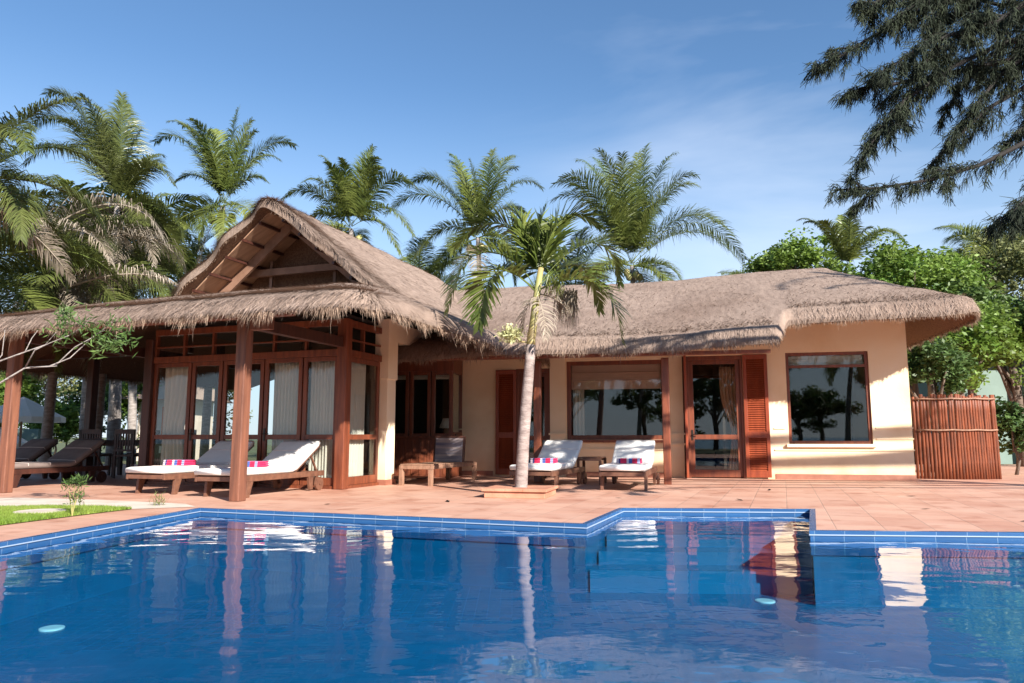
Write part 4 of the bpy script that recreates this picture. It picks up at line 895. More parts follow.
def make_frond(parent, rng, base, az, el, length, droop, leaflen, n, m, name='frond', **kw):
    V, Q, T, pts = frond_geo(rng, base, az, el, length, droop, leaflen, n, **kw)
    # rachis as a thin four-sided tube in the same mesh
    k = len(V); r0 = .022*length/3+.008
    for i in range(0, len(pts), 3):
        rr = r0*(1-.85*i/len(pts))
        for (ax, az_) in ((1, 0), (0, 1), (-1, 0), (0, -1)):
            V.append(pts[i]+np.array([ax*rr*math.sin(az), -ax*rr*math.cos(az), az_*rr])); T.append(1.3)
    m_ = len(range(0, len(pts), 3))
    for i in range(m_-1):
        for c in range(4): Q.append((k+4*i+c, k+4*i+(c+1) % 4, k+4*i+4+(c+1) % 4, k+4*i+4+c))
    return build_np(name, np.array(V), np.array(Q), m, parent, vcol=T)
def palm(base, crown, rng, length=4.2, nf=18, m=M['frond'], trunk_r=.125, label='', group='coconut palms behind the house', leaf=.92, nl=140, elr=(-.35, 1.35), droop=1.5, width=.024, dead=0, nuts=True, azs=None, name='coconut_palm', hang=.95, cat='palm tree', sweep=0.0):
    base = Vector(base); crown = Vector(crown); r = empty(name, base, 0, label, cat, group)
    bend = Vector(((crown.x-base.x)*.35, (crown.y-base.y)*.35, 0))
    pts = []; 
    for i in range(15): t = i/14; pts.append(base*(1-t)+crown*t - bend*math.sin(math.pi*t)*.5)
    mb = MB(); mb.tube(pts, [trunk_r*.8*(1.25-.55*i/14)*(1+.05*(i % 2)) for i in range(15)], 12); W(mb, 'trunk', M['trunk_grey'], r, smooth=True)
    for k in range(nf):
        az = (azs[k] if azs else k*2.39996+rng.uniform(-.25, .25)); x = (k+.5)/nf; el = elr[1]+(elr[0]-elr[1])*x**.9+rng.uniform(-.12, .12)
        ln = length*rng.uniform(.82, 1.1)*(.8+.2*math.sin(math.pi*x))
        b = np.array(crown)+np.array([math.cos(az)*.1, math.sin(az)*.1, .12*(1-x)])
        make_frond(r, rng, b, az, el, ln, droop*rng.uniform(.75, 1.25)*(.75+.5*x), leaf, nl, m, width=width, twist=rng.uniform(-.7, .7), vee=.5, hang=hang*rng.uniform(.7, 1.3), sidecurve=rng.uniform(-.5, .5)+sweep)
    for k in range(dead):
        az = rng.uniform(0, 6.28); make_frond(r, rng, np.array(crown)-[0, 0, .2], az, rng.uniform(-1.2, -.3), length*rng.uniform(.6, .95), rng.uniform(.5, 1.2), leaf*.8, int(nl*.6), M['frond_dead'], name='dead_frond', width=width*.7, twist=rng.uniform(-1, 1), hang=1.1)
    if nuts:
        for k in range(6):
            a = rng.uniform(0, 6.28); mb = MB(); c = crown+Vector((math.cos(a)*.28, math.sin(a)*.28, -.25-rng.uniform(0, .2)))
            mb.tube([c+Vector((0, 0, dz)) for dz in (-.14, -.10, 0, .10, .14)], [.02, .09, .12, .09, .02], 8); W(mb, 'coconut', M['shaft'], r, smooth=True)
    return r
def bp(px, py, Y): q = at_y(px, py, Y); return q
rng = np.random.default_rng(11)
def tip_palm(px, py, Y, tips, label, rng, group='coconut palms behind the house', m=None, leaf=.85, low=5, lean=.2, dead=1, nuts=True, extra=3, width=.030, nl=105):
    c = at_y(px, py, Y); r = palm((c.x+lean, Y+.3, GZ), c, rng, nf=0, label=label, group=group, nuts=nuts)
    m = m or M['frond']
    for k, (tx, ty) in enumerate(list(tips)+[(tx+rng.uniform(-14, 14), ty+rng.uniform(2, 16)) for tx, ty in tips[::2]][:extra]):
        e = at_y(tx, ty, Y+rng.uniform(-1.1, 1.1)); b = c+Vector((rng.uniform(-.08, .08), rng.uniform(-.08, .08), .1)); d = e-b; L_ = d.length; lat = math.hypot(d.x, d.y)
        up = Vector((0, 0, 1)); arc = (.10+.24*min(1, lat/L_))*L_
        P_ = [b, b.lerp(e, .3)+up*arc*.8, b.lerp(e, .62)+up*arc, b.lerp(e, .86)+up*arc*.55, e]
        sc = L_/3.0
        make_frond(r, rng, b, 0, 0, 1, 0, leaf*min(1.1, max(.7, sc)), nl, m, path=P_, width=width, twist=rng.uniform(-.35, .35), vee=.30, hang=.72, gap=.14, tipback=.8)
    for k in range(low):
        az = rng.uniform(0, 6.28); make_frond(r, rng, np.array(c), az, rng.uniform(-.3, .3), rng.uniform(1.8, 2.6), 1.5, leaf*.8, nl, m, width=width, twist=rng.uniform(-.5, .5), hang=.7)
    for k in range(dead):
        az = rng.uniform(0, 6.28); make_frond(r, rng, np.array(c)-[0, 0, .2], az, rng.uniform(-1.1, -.4), 2.0, .9, leaf*.7, 50, M['frond_dead'], name='dead_frond', width=.024, hang=1.1)
    return r
def back_palm(px, py, Y, **k):
    c = bp(px, py, Y); b = Vector((c.x+k.pop('lean', .4), Y+.3, GZ)); return palm(b, c, rng, **k)
tip_palm(351, 229, 23, [(321, 156), (302, 182), (341, 158), (373, 147), (379, 158), (417, 188), (281, 200), (414, 236), (400, 254), (330, 200), (305, 225)], 'coconut palm rising behind the right slope of the gable', rng, dead=0)
tip_palm(478, 238, 24, [(450, 154), (493, 150), (515, 156), (470, 160), (418, 180), (542, 188), (386, 214), (414, 259), (458, 183), (528, 215), (505, 180)], 'coconut palm behind the roof valley, left of the small front palm', rng, dead=2)
tip_palm(632, 266, 25, [(560, 178), (577, 160), (599, 150), (622, 154), (647, 145), (677, 153), (697, 175), (732, 233), (745, 260), (553, 200), (666, 200), (606, 195), (640, 190), (590, 215)], 'largest coconut palm behind the middle of the wing ridge', rng, leaf=.95, low=6, extra=5, dead=2)
tip_palm(223, 206, 21, [(169, 121), (155, 142), (190, 119), (238, 109), (252, 120), (295, 146), (175, 182), (268, 182), (212, 130), (280, 160)], 'coconut palm directly left of the gable peak', rng, leaf=.8, lean=-.3)
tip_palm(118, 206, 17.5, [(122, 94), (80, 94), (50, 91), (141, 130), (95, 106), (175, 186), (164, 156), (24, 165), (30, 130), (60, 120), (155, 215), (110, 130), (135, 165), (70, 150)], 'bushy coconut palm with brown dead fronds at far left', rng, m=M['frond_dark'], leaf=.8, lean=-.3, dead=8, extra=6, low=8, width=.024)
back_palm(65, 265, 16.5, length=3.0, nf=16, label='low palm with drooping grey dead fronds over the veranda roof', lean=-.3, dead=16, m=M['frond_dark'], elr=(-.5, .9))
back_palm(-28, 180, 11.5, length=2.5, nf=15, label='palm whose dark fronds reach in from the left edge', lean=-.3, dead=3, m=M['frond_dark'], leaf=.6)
back_palm(-60, 280, 13.5, length=3.2, nf=18, label='low bright green palm at the left edge over the veranda', lean=-.3, dead=6, leaf=.7)
tip_palm(848, 272, 23, [(798, 220), (852, 208), (902, 236), (817, 222), (872, 227), (840, 215)], 'young palm with upright feathery fronds behind the right roof end', rng, leaf=.7, low=0, dead=0, nuts=False, extra=2, lean=0)
back_palm(770, 305, 30, length=3.0, nf=14, label='half hidden palm behind the wing ridge, between large palm and leafy trees', lean=.1)
back_palm(1000, 262, 26, length=3.0, nf=14, label='palm among the leafy trees at the right edge', lean=.1)
back_palm(420, 290, 29, length=3.6, nf=16, label='distant palm low behind the gable ridge', lean=.1)
back_palm(180, 285, 24, length=3.3, nf=14, label='dense palm low behind the left slope of the gable', lean=.1, dead=4)
back_palm(575, 290, 28, length=3.4, nf=14, label='palm half hidden behind the wing ridge, left of the largest palm', lean=.1)

for (px, py, az, el, ln, dr) in ((45, 232, -12, .55, 3.4, 1.7), (30, 245, -25, .3, 3.0, 1.4), (60, 290, -5, .35, 2.9, .9), (20, 225, -50, .3, 2.4, 1.8), (80, 245, 20, .5, 2.6, 1.9)):
    c_ = at_y(px, py, 15.6); pal = [o for o in C.objects if o.get('label', '').startswith('low palm with drooping')][0]
    make_frond(pal, rng, np.array(c_), R(az), el, ln, dr, .75, 75, M['frond_dead'], name='dead_frond', width=.022, twist=.2, hang=1.6)
# foreground palm and its terracotta planter
pb = at_z(521, 487.2, .12); pc = at_y(541, 268, pb.y+.05)
pl = empty('palm_planter', (pb.x, pb.y, 0), -R(14), 'low square terracotta block around the front palm trunk', 'planter')
mb = MB(); mb.box(-.41, .41, -.40, .40, 0, .085); mb.build('base', M['tile_slab'], pl, bevel=.008)
mb = MB(); mb.box(-.44, -.12, -.43, .43, .086, .125); mb.box(.12, .44, -.43, .43, .086, .125); mb.box(-.119, .119, -.43, -.12, .086, .125); mb.box(-.119, .119, .12, .43, .086, .125); mb.build('capping', M['tile_slab'], pl, bevel=.006)
fp = empty('front_palm', (pb.x, pb.y, .05), 0, 'small smooth-trunked palm with arching fronds standing in the terracotta block', 'palm tree')
mid = at_y(531, 345, pb.y+.02); top = at_y(536.5, 297, pb.y+.04)
tp = [pb-Vector((0, 0, .06)), pb, at_y(523.5, 440, pb.y), at_y(526.5, 400, pb.y), at_y(529.5, 365, pb.y), mid]
mb = MB(); mb.tube(tp, [.10, .088, .080, .075, .070, .066], 16); o = W(mb, 'trunk', M['trunk_front'], fp, smooth=True)
mb = MB(); mb.tube([mid-Vector((0, 0, .02)), mid+Vector((.0, 0, .06)), (mid+top)/2, top, pc], [.066, .060, .056, .05, .04], 14); W(mb, 'crownshaft', M['shaft'], fp, smooth=True)
r2 = np.random.default_rng(5)
cb = np.array(top)+[0, 0, .1]
yp = pb.y+.05
fpaths = [
 [(536, 290, 0), (520, 262, -.05), (488, 248, -.15), (460, 262, -.25), (447, 312, -.3)],
 [(536, 292, 0), (518, 274, -.15), (498, 268, -.35), (484, 288, -.5), (479, 330, -.55)],
 [(536, 292, 0), (556, 280, -.1), (592, 278, -.2), (616, 302, -.3), (622, 342, -.3)],
 [(536, 288, 0), (560, 258, .1), (592, 238, .2), (614, 252, .3), (620, 285, .35)],
 [(536, 286, 0), (528, 250, .05), (505, 222, .1), (478, 222, .15), (456, 246, .2)],
 [(536, 285, 0), (538, 250, .0), (540, 225, .0), (546, 205, .0)],
 [(536, 285, 0), (546, 245, .05), (560, 218, .1), (582, 212, .15), (600, 228, .2)],
 [(536, 285, 0), (530, 240, .1), (520, 215, .2), (506, 208, .25)],
 [(536, 286, 0), (548, 250, .15), (556, 228, .3), (570, 215, .5)],
 [(536, 290, 0), (556, 268, .2), (580, 262, .5), (596, 285, .7), (600, 312, .75)],
 [(536, 290, 0), (512, 270, .3), (486, 268, .6), (470, 292, .8)],
 [(536, 286, 0), (540, 240, .3), (532, 222, .6), (520, 225, .9)],
]
for fpth in fpaths:
    P_ = [at_y(x, y, yp+dy) for x, y, dy in fpth]
    make_frond(fp, r2, P_[0], 0, 0, 1, 0, .54, 54, M['frond_near'], path=P_, width=.038, twist=r2.uniform(-.25, .25), vee=.35, hang=.30, gap=.2, tipback=.9)
for (az, el, ln, dr) in ((-15, -.2, .8, 1.6), (200, -.9, .6, .8), (-70, -.8, .8, .9)):
    make_frond(fp, r2, cb-[0, 0, .05], R(az), el, ln, dr, .3, 22, M['frond_dead'], name='dead_frond', width=.02, hang=1.2)
def strands(c, n, h, rad, m, name, par, rr, wd=.006):
    V, T = [], []
    for k in range(n):
        a = rr.uniform(0, 6.28); q = np.array(c)+np.array([math.cos(a), math.sin(a), 0])*rad*rr.random()**.5+[0, 0, rr.uniform(-.1, .05)]
        tip = q+np.array([rr.normal(0, .07), rr.normal(0, .07), -h*rr.uniform(.4, 1)]); wv = rr.normal(0, wd, 3)*[1, 1, .1]
        V += [q-wv, q+wv, tip]; T += [rr.uniform(.7, 1.3)]*3
    return build_np(name, V, np.arange(len(V)).reshape(-1, 3), m, par, vcol=T)
strands(at_y(566, 292, pb.y+.25), 260, .62, .16, M['frond_dead'], 'dry_sheath', fp, r2)
strands(at_y(555, 278, pb.y-.1), 160, .25, .14, M['frond_near'], 'fruit_stalk', fp, r2, .005)
# pale flower cluster left of the crownshaft
V, Q, T = [], [], []
cc = np.array(at_y(511, 334, pb.y))
for k in range(500):
    q = cc+r2.normal(0, 1, 3)*[.08, .07, .055]; a, b = r2.normal(0, .009, 3), r2.normal(0, .009, 3); i = len(V); V += [q-a-b, q+a-b, q+a+b, q-a+b]; Q.append((i, i+1, i+2, i+3)); T += [r2.uniform(.9, 1.6)]*4
fl = build_np('flower_cluster', V, Q, M['blossom'], fp, vcol=T); fl['kind'] = 'stuff'
mb = MB(); mb.tube([Vector(cc), (Vector(cc)+mid)/2+Vector((0, 0, -.03)), mid+Vector((0, 0, .03))], .012, 6); W(mb, 'flower_stalk', M['shaft'], fp)

# ------------------------------------------------------------------ leafy trees and shrubs
def leaf_cloud(clumps, per, size, rr, aspect=.5, up=.5):
    """clumps: array (k,4) centre+radius -> V,F,T for diamond leaves"""
    cl = np.asarray(clumps); k = len(cl); n = k*per; ci = np.repeat(np.arange(k), per)
    d = rr.normal(0, 1, (n, 3)); d /= np.linalg.norm(d, axis=1)[:, None]; rad = rr.random(n)**.4
    pos = cl[ci, :3]+d*(rad*cl[ci, 3])[:, None]*[1, 1, .75]
    a = rr.normal(0, 1, (n, 3)); a[:, 2] *= .5; a /= np.linalg.norm(a, axis=1)[:, None]
    nr = rr.normal(0, .6, (n, 3))+d*.6+[0, 0, up]; b = np.cross(nr, a); b /= np.linalg.norm(b, axis=1)[:, None]+1e-6
    s = size*rr.uniform(.6, 1.3, n)[:, None]; tw_ = rr.uniform(.75, 1.2, k)[ci]*rr.uniform(.75, 1.3, n)
    V = np.stack([pos-a*s, pos+b*s*aspect, pos+a*s, pos-b*s*aspect], 1).reshape(-1, 3); Fq = np.arange(n*4).reshape(-1, 4)
    return V, Fq, np.repeat(tw_, 4)
def crown_clumps(c, rx, ry, rz, n, cr, rr, shell=.55):
    out_ = []
    for k in range(n):
        d = rr.normal(0, 1, 3); d /= np.linalg.norm(d); d[2] = abs(d[2])*1.0-.25 if rr.random() < .75 else d[2]; f = rr.uniform(shell, 1)*(1+.16*math.sin(d[0]*7+d[2]*5))
        out_.append((c[0]+d[0]*rx*f, c[1]+d[1]*ry*f, c[2]+d[2]*rz*f, cr*rr.uniform(.5, 1.3)))
    return out_
def tree(base, c, rx, ry, rz, rr, n=60, cr=.5, per=110, size=.11, m=M['leaf'], label='', group=None, name='leafy_tree', cat='tree', limbs=7, tr=.16):
    r = empty(name, base, 0, label, cat, group); cl = crown_clumps(c, rx, ry, rz, n, cr, rr)
    V, Fq, T = leaf_cloud(cl, per, size, rr); build_np('crown', V, Fq, m, r, vcol=T)
    mb = MB(); b = Vector(base); cv = Vector(c); mb.tube([b, b.lerp(cv, .35)+Vector((.1, 0, 0)), b.lerp(cv, .7), cv], [tr, tr*.8, tr*.6, tr*.3], 9)
    for k in range(limbs):
        q = cl[rr.integers(0, n)]; s = b.lerp(cv, rr.uniform(.3, .7)); e = Vector(q[:3]); mb.tube([s, s.lerp(e, .5)+Vector((0, 0, .15)), e], [tr*.4, tr*.25, tr*.08], 6)
    W(mb, 'trunk', M['trunk_brown'], r, smooth=True)
    return r
r3 = np.random.default_rng(21)
def T_(px, py, Y, wpx, hpx, **k):
    c = at_y(px, py, Y); s = Y/F; return tree((c.x, Y, GZ), tuple(c), wpx*s/2, wpx*s/2*.8, hpx*s/2, r3, **k)
gt = 'leafy trees beyond the right end of the house'
T_(795, 262, 26, 90, 60, n=42, cr=.55, label='light green tree peeking over the roof ridge at right centre', group=gt, size=.078, per=190)
T_(905, 290, 23, 150, 125, n=95, cr=.6, label='bright green tree above the right roof end', group=gt, size=.078, per=190)
T_(1000, 290, 25, 150, 150, n=95, cr=.65, m=M['leaf_olive'], label='tall olive green tree at the right edge of the photo', group=gt, size=.078, per=190)
T_(955, 345, 19.5, 120, 110, n=80, cr=.45, label='green bushy tree behind the bamboo fence', group=gt, size=.07, per=190, m=M['leaf'])
T_(930, 370, 17.5, 75, 62, n=46, cr=.32, label='dark glossy shrub-like tree against the soffit beside the house', group=gt, size=.06, per=170, m=M['leaf_dark'])
T_(965, 325, 21, 110, 90, n=60, cr=.5, label='lush mid green tree filling the gap above the fence', group=gt, m=M['leaf_mid'], size=.075, per=190)
T_(1012, 345, 20.5, 90, 70, n=46, cr=.4, label='green tree spreading in front of the pale outbuilding', group=gt, m=M['leaf'], size=.07, per=190)
T_(1075, 330, 20, 120, 160, n=70, cr=.5, label='dark tree cut by the right edge above the pale wall', group=gt, m=M['leaf_dark'], size=.08, per=170)
def shrub(px, py, Y, wpx, hpx, label, group, m=M['leaf'], **k):
    c = at_y(px, py, Y); s = Y/F; kw = dict(n=34, cr=.26, per=90, size=.06, name='shrub', cat='shrub', limbs=5, tr=.04); kw.update(k)
    return tree((c.x, Y, GZ), tuple(c), wpx*s/2, wpx*s/2*.7, hpx*s/2, r3, m=m, label=label, group=group, **kw)
shrub(1012, 430, 16, 60, 60, 'dark shrub right of the bamboo fence', None, M['leaf_dark'])
gs = 'shrubs of the garden beyond the left veranda'
shrub(55, 425, 25, 60, 50, 'bright green shrub between left post and thin inner post', gs, n=50, cr=.35, size=.08)
shrub(15, 400, 27, 50, 90, 'tall green shrub behind the left veranda post', gs, M['leaf'], n=50, cr=.5, size=.09)
shrub(100, 405, 29, 60, 80, 'green shrub behind the thin inner veranda post', gs, M['leaf_dark'], n=50, cr=.5, size=.09)
shrub(135, 400, 27, 40, 90, 'yellow green shrub left of the glass doors', gs, M['leaf'], n=40, cr=.5, size=.09)
shrub(-30, 430, 22, 60, 70, 'low dark shrub at the left photo edge', gs, M['leaf_dark'], n=40, cr=.4)
shrub(70, 385, 34, 200, 110, 'broad olive hedge-like shrub filling the garden background', gs, M['leaf_olive'], n=110, cr=.8, size=.078, per=190)
shrub(-50, 380, 30, 160, 140, 'tall olive shrub beyond the left edge', gs, M['leaf_olive'], n=80, cr=.8, size=.078, per=190)
shrub(190, 385, 34, 120, 130, 'tall olive shrub behind the pavilion', gs, M['leaf_olive'], n=80, cr=.8, size=.078, per=190)
# palm trunks of the garden seen through the veranda
for (x0, x1, Y, wd, lab) in ((83, 92, 19, .17, 'pale leaning palm trunk left of the thin inner post'), (112, 117, 20, .2, 'pale palm trunk between thin inner post and orange panels'), (131, 128, 22, .15, 'slim palm trunk before the orange panels')):
    b = at_z(x0, 437+.86*F/Y, GZ); c = at_y(x1, 250, Y); palm((b.x, b.y, GZ), tuple(c), rng, length=3, nf=12, trunk_r=wd*.9, label=lab, group='garden palms beyond the left veranda', nl=44, nuts=False, width=.06)
# garden parasols
def parasol(px, py, Y, r_, lab):
    c = at_y(px, py, Y); o = empty('garden_parasol', (c.x, Y, GZ), 0, lab, 'parasol', 'white parasols in the garden'); h = c.z-GZ
    mb = MB(); n = 8; vs = [(0, 0, h+.55)]+[(r_*math.cos(2*math.pi*k/n), r_*math.sin(2*math.pi*k/n), h) for k in range(n)]+[(r_*math.cos(2*math.pi*k/n), r_*math.sin(2*math.pi*k/n), h-.14) for k in range(n)]
    fs = [(0, 1+k, 1+(k+1) % n) for k in range(n)]+[(1+k, 1+n+k, 1+n+(k+1) % n, 1+(k+1) % n) for k in range(n)]; mb.add(vs, fs); q = mb.build('canopy', M['curtain'], o)
    mb = MB(); mb.tube([(0, 0, 0), (0, 0, h+.5)], .03, 8); mb.build('pole', M['wood_pale'], o)
parasol(22, 417, 20, 1.05, 'white parasol seen left of and behind the left veranda post'); parasol(98, 411, 30, 1.1, 'small distant white parasol behind the dining set'); parasol(-5, 443, 22, .9, 'low white parasol at the left edge of the photo')
# low garden wall and an orange shuttered hut
o = MB(); p0, p1 = at_z(-40, 463, 0), at_z(60, 463, 0); o.bar((p0.x-3, 24, .5), (-15.2, 24, .5), .15, 1.12); o = o.build('garden_wall', M['white_wall']); tag(o, 'low pale wall at the back of the left garden', 'wall')
hc = at_z(128, 462, 0); hut = empty('garden_hut', (hc.x, 27, GZ), 0, 'distant hut with orange panels and thatch beyond the veranda', 'hut')
mb = MB(); mb.box(-1.2, .65, 0, 2.2, 0, 2.3); mb.build('wall', M['concrete'], hut)
for k, (x0, x1) in enumerate(((-1.05, -.5), (-.3, .45))): mb = MB(); mb.box(x0, x1, -.05, -.002, .75, 1.95); mb.build('orange_panel', M['orange'], hut)
mb = MB(); mb.add([(-1.7, -.7, 2.2), (1.2, -.7, 2.2), (1.2, 2.9, 2.2), (-1.7, 2.9, 2.2), (-.5, 1.1, 3.3), (.1, 1.1, 3.3)], [(0, 1, 5, 4), (1, 2, 5), (2, 3, 4, 5), (3, 0, 4), (3, 2, 1, 0)]); mb.build('roof', M['thatch'], hut)

# pale building at the right behind the trees
rb = empty('pale_outbuilding', (at_y(1010, 437, 24).x, 24, GZ), 0, 'pale blue-green plastered outbuilding behind the bamboo fence at the right edge', 'building')
mb = MB(); mb.box(-1.9, .42, 0, 4, 0, 3.35); mb.box(.421, 6, -.6, 4, 0, 3.6); mb.build('wall', M['white_wall'], rb)
mb = MB(); mb.box(-2.1, 6.2, -.9, 4.2, 3.61, 3.75); mb.build('roof', M['white_wall'], rb)
mb = MB(); mb.box(1.2, 2.1, -.64, -.602, 0, 2.1); mb.build('door', M['wood'], rb)

# bamboo fence
fa = at_z(918.5, 478.8); fb = at_z(1000, 479.2)
fe = empty('bamboo_fence', ((fa.x+fb.x)/2, (fa.y+fb.y)/2, 0), 0, 'curved reddish bamboo pole fence attached to the right end of the house', 'fence')
n = 27
rr = random.Random(4)
def fpt(t): p = fa.lerp(fb, t); return Vector((p.x, p.y-.16*math.sin(math.pi*min(1, t*1.05)), 0))
for k in range(n):
    t_ = k/(n-1); p = fpt(t_); h = 1.60+.0*t_+rr.uniform(-.035, .03); rad = rr.uniform(.026, .034); lean = rr.uniform(-.02, .02)
    mb = MB(); zs = [0, .3, .31, .6, .61, .95, .96, 1.3, 1.31, h]; ra = [rad*(1.12 if i % 2 == 0 and 0 < i < 9 else 1) for i in range(10)]
    mb.tube([(p.x+lean*z_/h, p.y, z_) for z_ in zs], ra, 9); W(mb, 'bamboo_pole', M['bamboo'], fe, smooth=True)
for z_, dy in ((.93, -.045), (1.53, -.04)):
    mb = MB(); mb.tube([fpt(k/10)+Vector((0, dy-.01, z_+.006*math.sin(k*2))) for k in range(11)], .017, 8); W(mb, 'bamboo_rail', M['wood_pale'], fe, smooth=True)

# shrub with bare twigs at the left and its leaf tuft
bs = empty('bare_branched_shrub', (at_y(-60, 480, 7.5).x, 7.5, GZ), 0, 'sparse shrub with bare pale branches and one leafy tuft before the left eave', 'shrub')
mb = MB(); Yb = 7.5
def br(pts, r0, r1):
    P_ = [at_y(x, y, Yb+dy) for x, y, dy in pts]; n_ = len(P_); mb.tube(P_, [r0+(r1-r0)*i/(n_-1) for i in range(n_)], 6)
root = at_y(-60, 420, Yb)
mb.tube([(bs.location.x, Yb, GZ), tuple(at_y(-62, 440, Yb)), tuple(at_y(-40, 405, Yb))], [.04, .03, .018], 8)
br([(-40, 405, 0), (0, 383, 0), (25, 368, 0), (55, 366, .05), (75, 347, .1), (95, 336, .1)], .013, .004)
br([(-62, 440, 0), (-30, 390, 0), (0, 361, 0), (25, 352, 0), (45, 345, .05), (70, 335, .1)], .013, .004)
br([(25, 368, 0), (35, 350, -.1), (50, 343, -.1), (62, 338, -.1)], .008, .003); br([(25, 352, 0), (32, 338, .1), (38, 330, .1)], .006, .003)
br([(30, 367, 0), (45, 367, -.05), (57, 366, -.1)], .006, .003); br([(-62, 440, 0), (-20, 380, .2), (2, 355, .2), (5, 330, .2)], .009, .003); br([(50, 366, 0), (70, 358, .1), (95, 335, .2), (105, 330, .2)], .007, .003)
br([(95, 336, .1), (105, 328, .1), (112, 322, .1)], .004, .002); br([(70, 335, .1), (85, 325, .1), (90, 318, .1)], .004, .002); br([(45, 345, .05), (60, 328, .1), (66, 318, .1)], .004, .002)
W(mb, 'branch', M['trunk_grey'], bs, smooth=True)
def lances(cs, n, ln, m, par, name, rr_, wd=.012, upb=.35):
    V, Q, T = [], [], []
    for c, sg in cs:
        for k in range(n):
            q = np.array(c)+rr_.normal(0, 1, 3)*sg; d = rr_.normal(0, 1, 3)+[0, 0, upb]; d /= np.linalg.norm(d); s = np.cross(d, rr_.normal(0, 1, 3)); s /= np.linalg.norm(s); l_ = ln*rr_.uniform(.6, 1.2); i = len(V)
            V += [q, q+d*l_*.45+s*wd, q+d*l_, q+d*l_*.45-s*wd]; Q.append((i, i+1, i+2, i+3)); T += [rr_.uniform(.6, 1.5)]*4
    return build_np(name, V, Q, m, par, vcol=T)
r4 = np.random.default_rng(8)
for q_ in ((112, 332, .10), (122, 342, .08), (86, 327, .09), (100, 345, .06), (66, 316, .04), (60, 332, .07)): lances([(at_y(q_[0], q_[1], Yb+.1), q_[2])], 85, .10, M['leaf_mid'], bs, 'leaf_tuft', r4, .009)['kind'] = 'stuff'
# small seedling in the lawn
sp = at_z(72, 516, .008); se = empty('seedling', sp, 0, 'small feathery green seedling growing at the lawn edge beside the pool', 'plant')
mb = MB()
for k in range(6): a = k*1.05; q = sp+Vector((math.cos(a)*.05, math.sin(a)*.05, .22+.05*(k % 3))); mb.tube([sp, sp.lerp(q, .5)+Vector((0, 0, .02)), q], [.005, .004, .002], 5)
W(mb, 'stem', M['shaft'], se)
lances([(sp+Vector((0, 0, .27)), .05), (sp+Vector((.03, 0, .18)), .05), (sp+Vector((-.05, 0, .33)), .03), (sp+Vector((.06, 0, .34)), .025)], 60, .07, M['leaf_dark'], se, 'foliage', r4, .006, .8)
sp = at_z(158, 505, .008); se = empty('grass_tuft', sp, 0, 'small dry grass tuft at the paving edge left of the pool corner', 'plant')
lances([(sp+Vector((0, 0, .02)), .04)], 70, .09, M['leaf_olive'], se, 'foliage', r4, .004, 1.5)

# ------------------------------------------------------------------ casuarina at the upper right
cz = empty('casuarina_tree', (13.2, 6.0, GZ), 0, 'large dark feathery casuarina whose drooping boughs hang in from the upper right', 'tree')
tr_pts = [Vector((13.2, 6.0, GZ)), Vector((13.0, 6.1, 2.5)), Vector((12.9, 6.3, 5)), Vector((13.1, 6.4, 8)), Vector((13.3, 6.6, 11))]
mb = MB(); mb.tube(tr_pts, [.26, .22, .18, .13, .06], 12); W(mb, 'trunk', M['trunk_brown'], cz, smooth=True)
r5 = np.random.default_rng(33)
boughs = []
def bough(pts, Y0, Y1, dens=1.0, tr=.05, up=None):
    P_ = [at_y(x, y, Y0+(Y1-Y0)*i/(len(pts)-1)) for i, (x, y) in enumerate(pts)]
    boughs.append((P_, dens, tr))
bough([(1180, -90), (1080, -40), (990, -10), (920, 12), (870, 38), (838, 58), (816, 68)], 6.9, 6.6, 1.1)
bough([(1180, 60), (1090, 50), (1010, 40), (950, 68), (905, 100), (880, 130), (858, 164)], 6.9, 6.4, 1.3)
bough([(1100, 50), (1010, 60), (940, 75), (890, 85), (862, 88), (845, 95)], 7.2, 6.8, 1.2)
bough([(1200, 110), (1110, 110), (1040, 135), (980, 165), (930, 180), (880, 188), (834, 190)], 6.9, 6.5, 1.2)
bough([(1200, 150), (1110, 160), (1050, 190), (1020, 205), (1000, 224)], 6.8, 6.5, .9)
bough([(1150, -60), (1060, -20), (1000, 20), (950, 35), (915, 50), (880, 75)], 6.7, 6.2, 1.2)
bough([(1150, -20), (1080, 10), (1030, 30), (990, 55), (960, 90), (940, 120)], 7.2, 7.4, 1.2)
bough([(1100, -90), (1000, -70), (940, -40), (890, -10), (862, 15)], 6.9, 6.6, 1.2)
bough([(1150, 20), (1070, 60), (1020, 90), (985, 110), (955, 140), (930, 165)], 7.0, 6.8, .9)
bough([(1120, -10), (1060, 0), (1000, 5), (960, -5), (930, 0)], 7.3, 7.2, 1.3)
bough([(1150, 80), (1090, 90), (1050, 100), (1030, 120), (1010, 140)], 7.1, 6.9, 1.0)
bough([(1180, -40), (1090, -30), (1010, -25), (955, -12), (915, 5), (892, 22)], 6.9, 6.5, 1.4)
bough([(1180, 10), (1080, 20), (1020, 15), (975, 25), (940, 48), (912, 78)], 6.8, 6.3, 1.4)
bough([(1180, 30), (1090, 30), (1040, 45), (1000, 75), (972, 110), (950, 142)], 7.0, 6.6, 1.3)
bough([(1180, -70), (1080, -70), (1010, -55), (960, -40), (925, -25)], 7.0, 6.7, 1.3)
bough([(1180, 0), (1100, -5), (1040, -15), (990, -10), (950, 15), (925, 35)], 7.3, 7.0, 1.4)
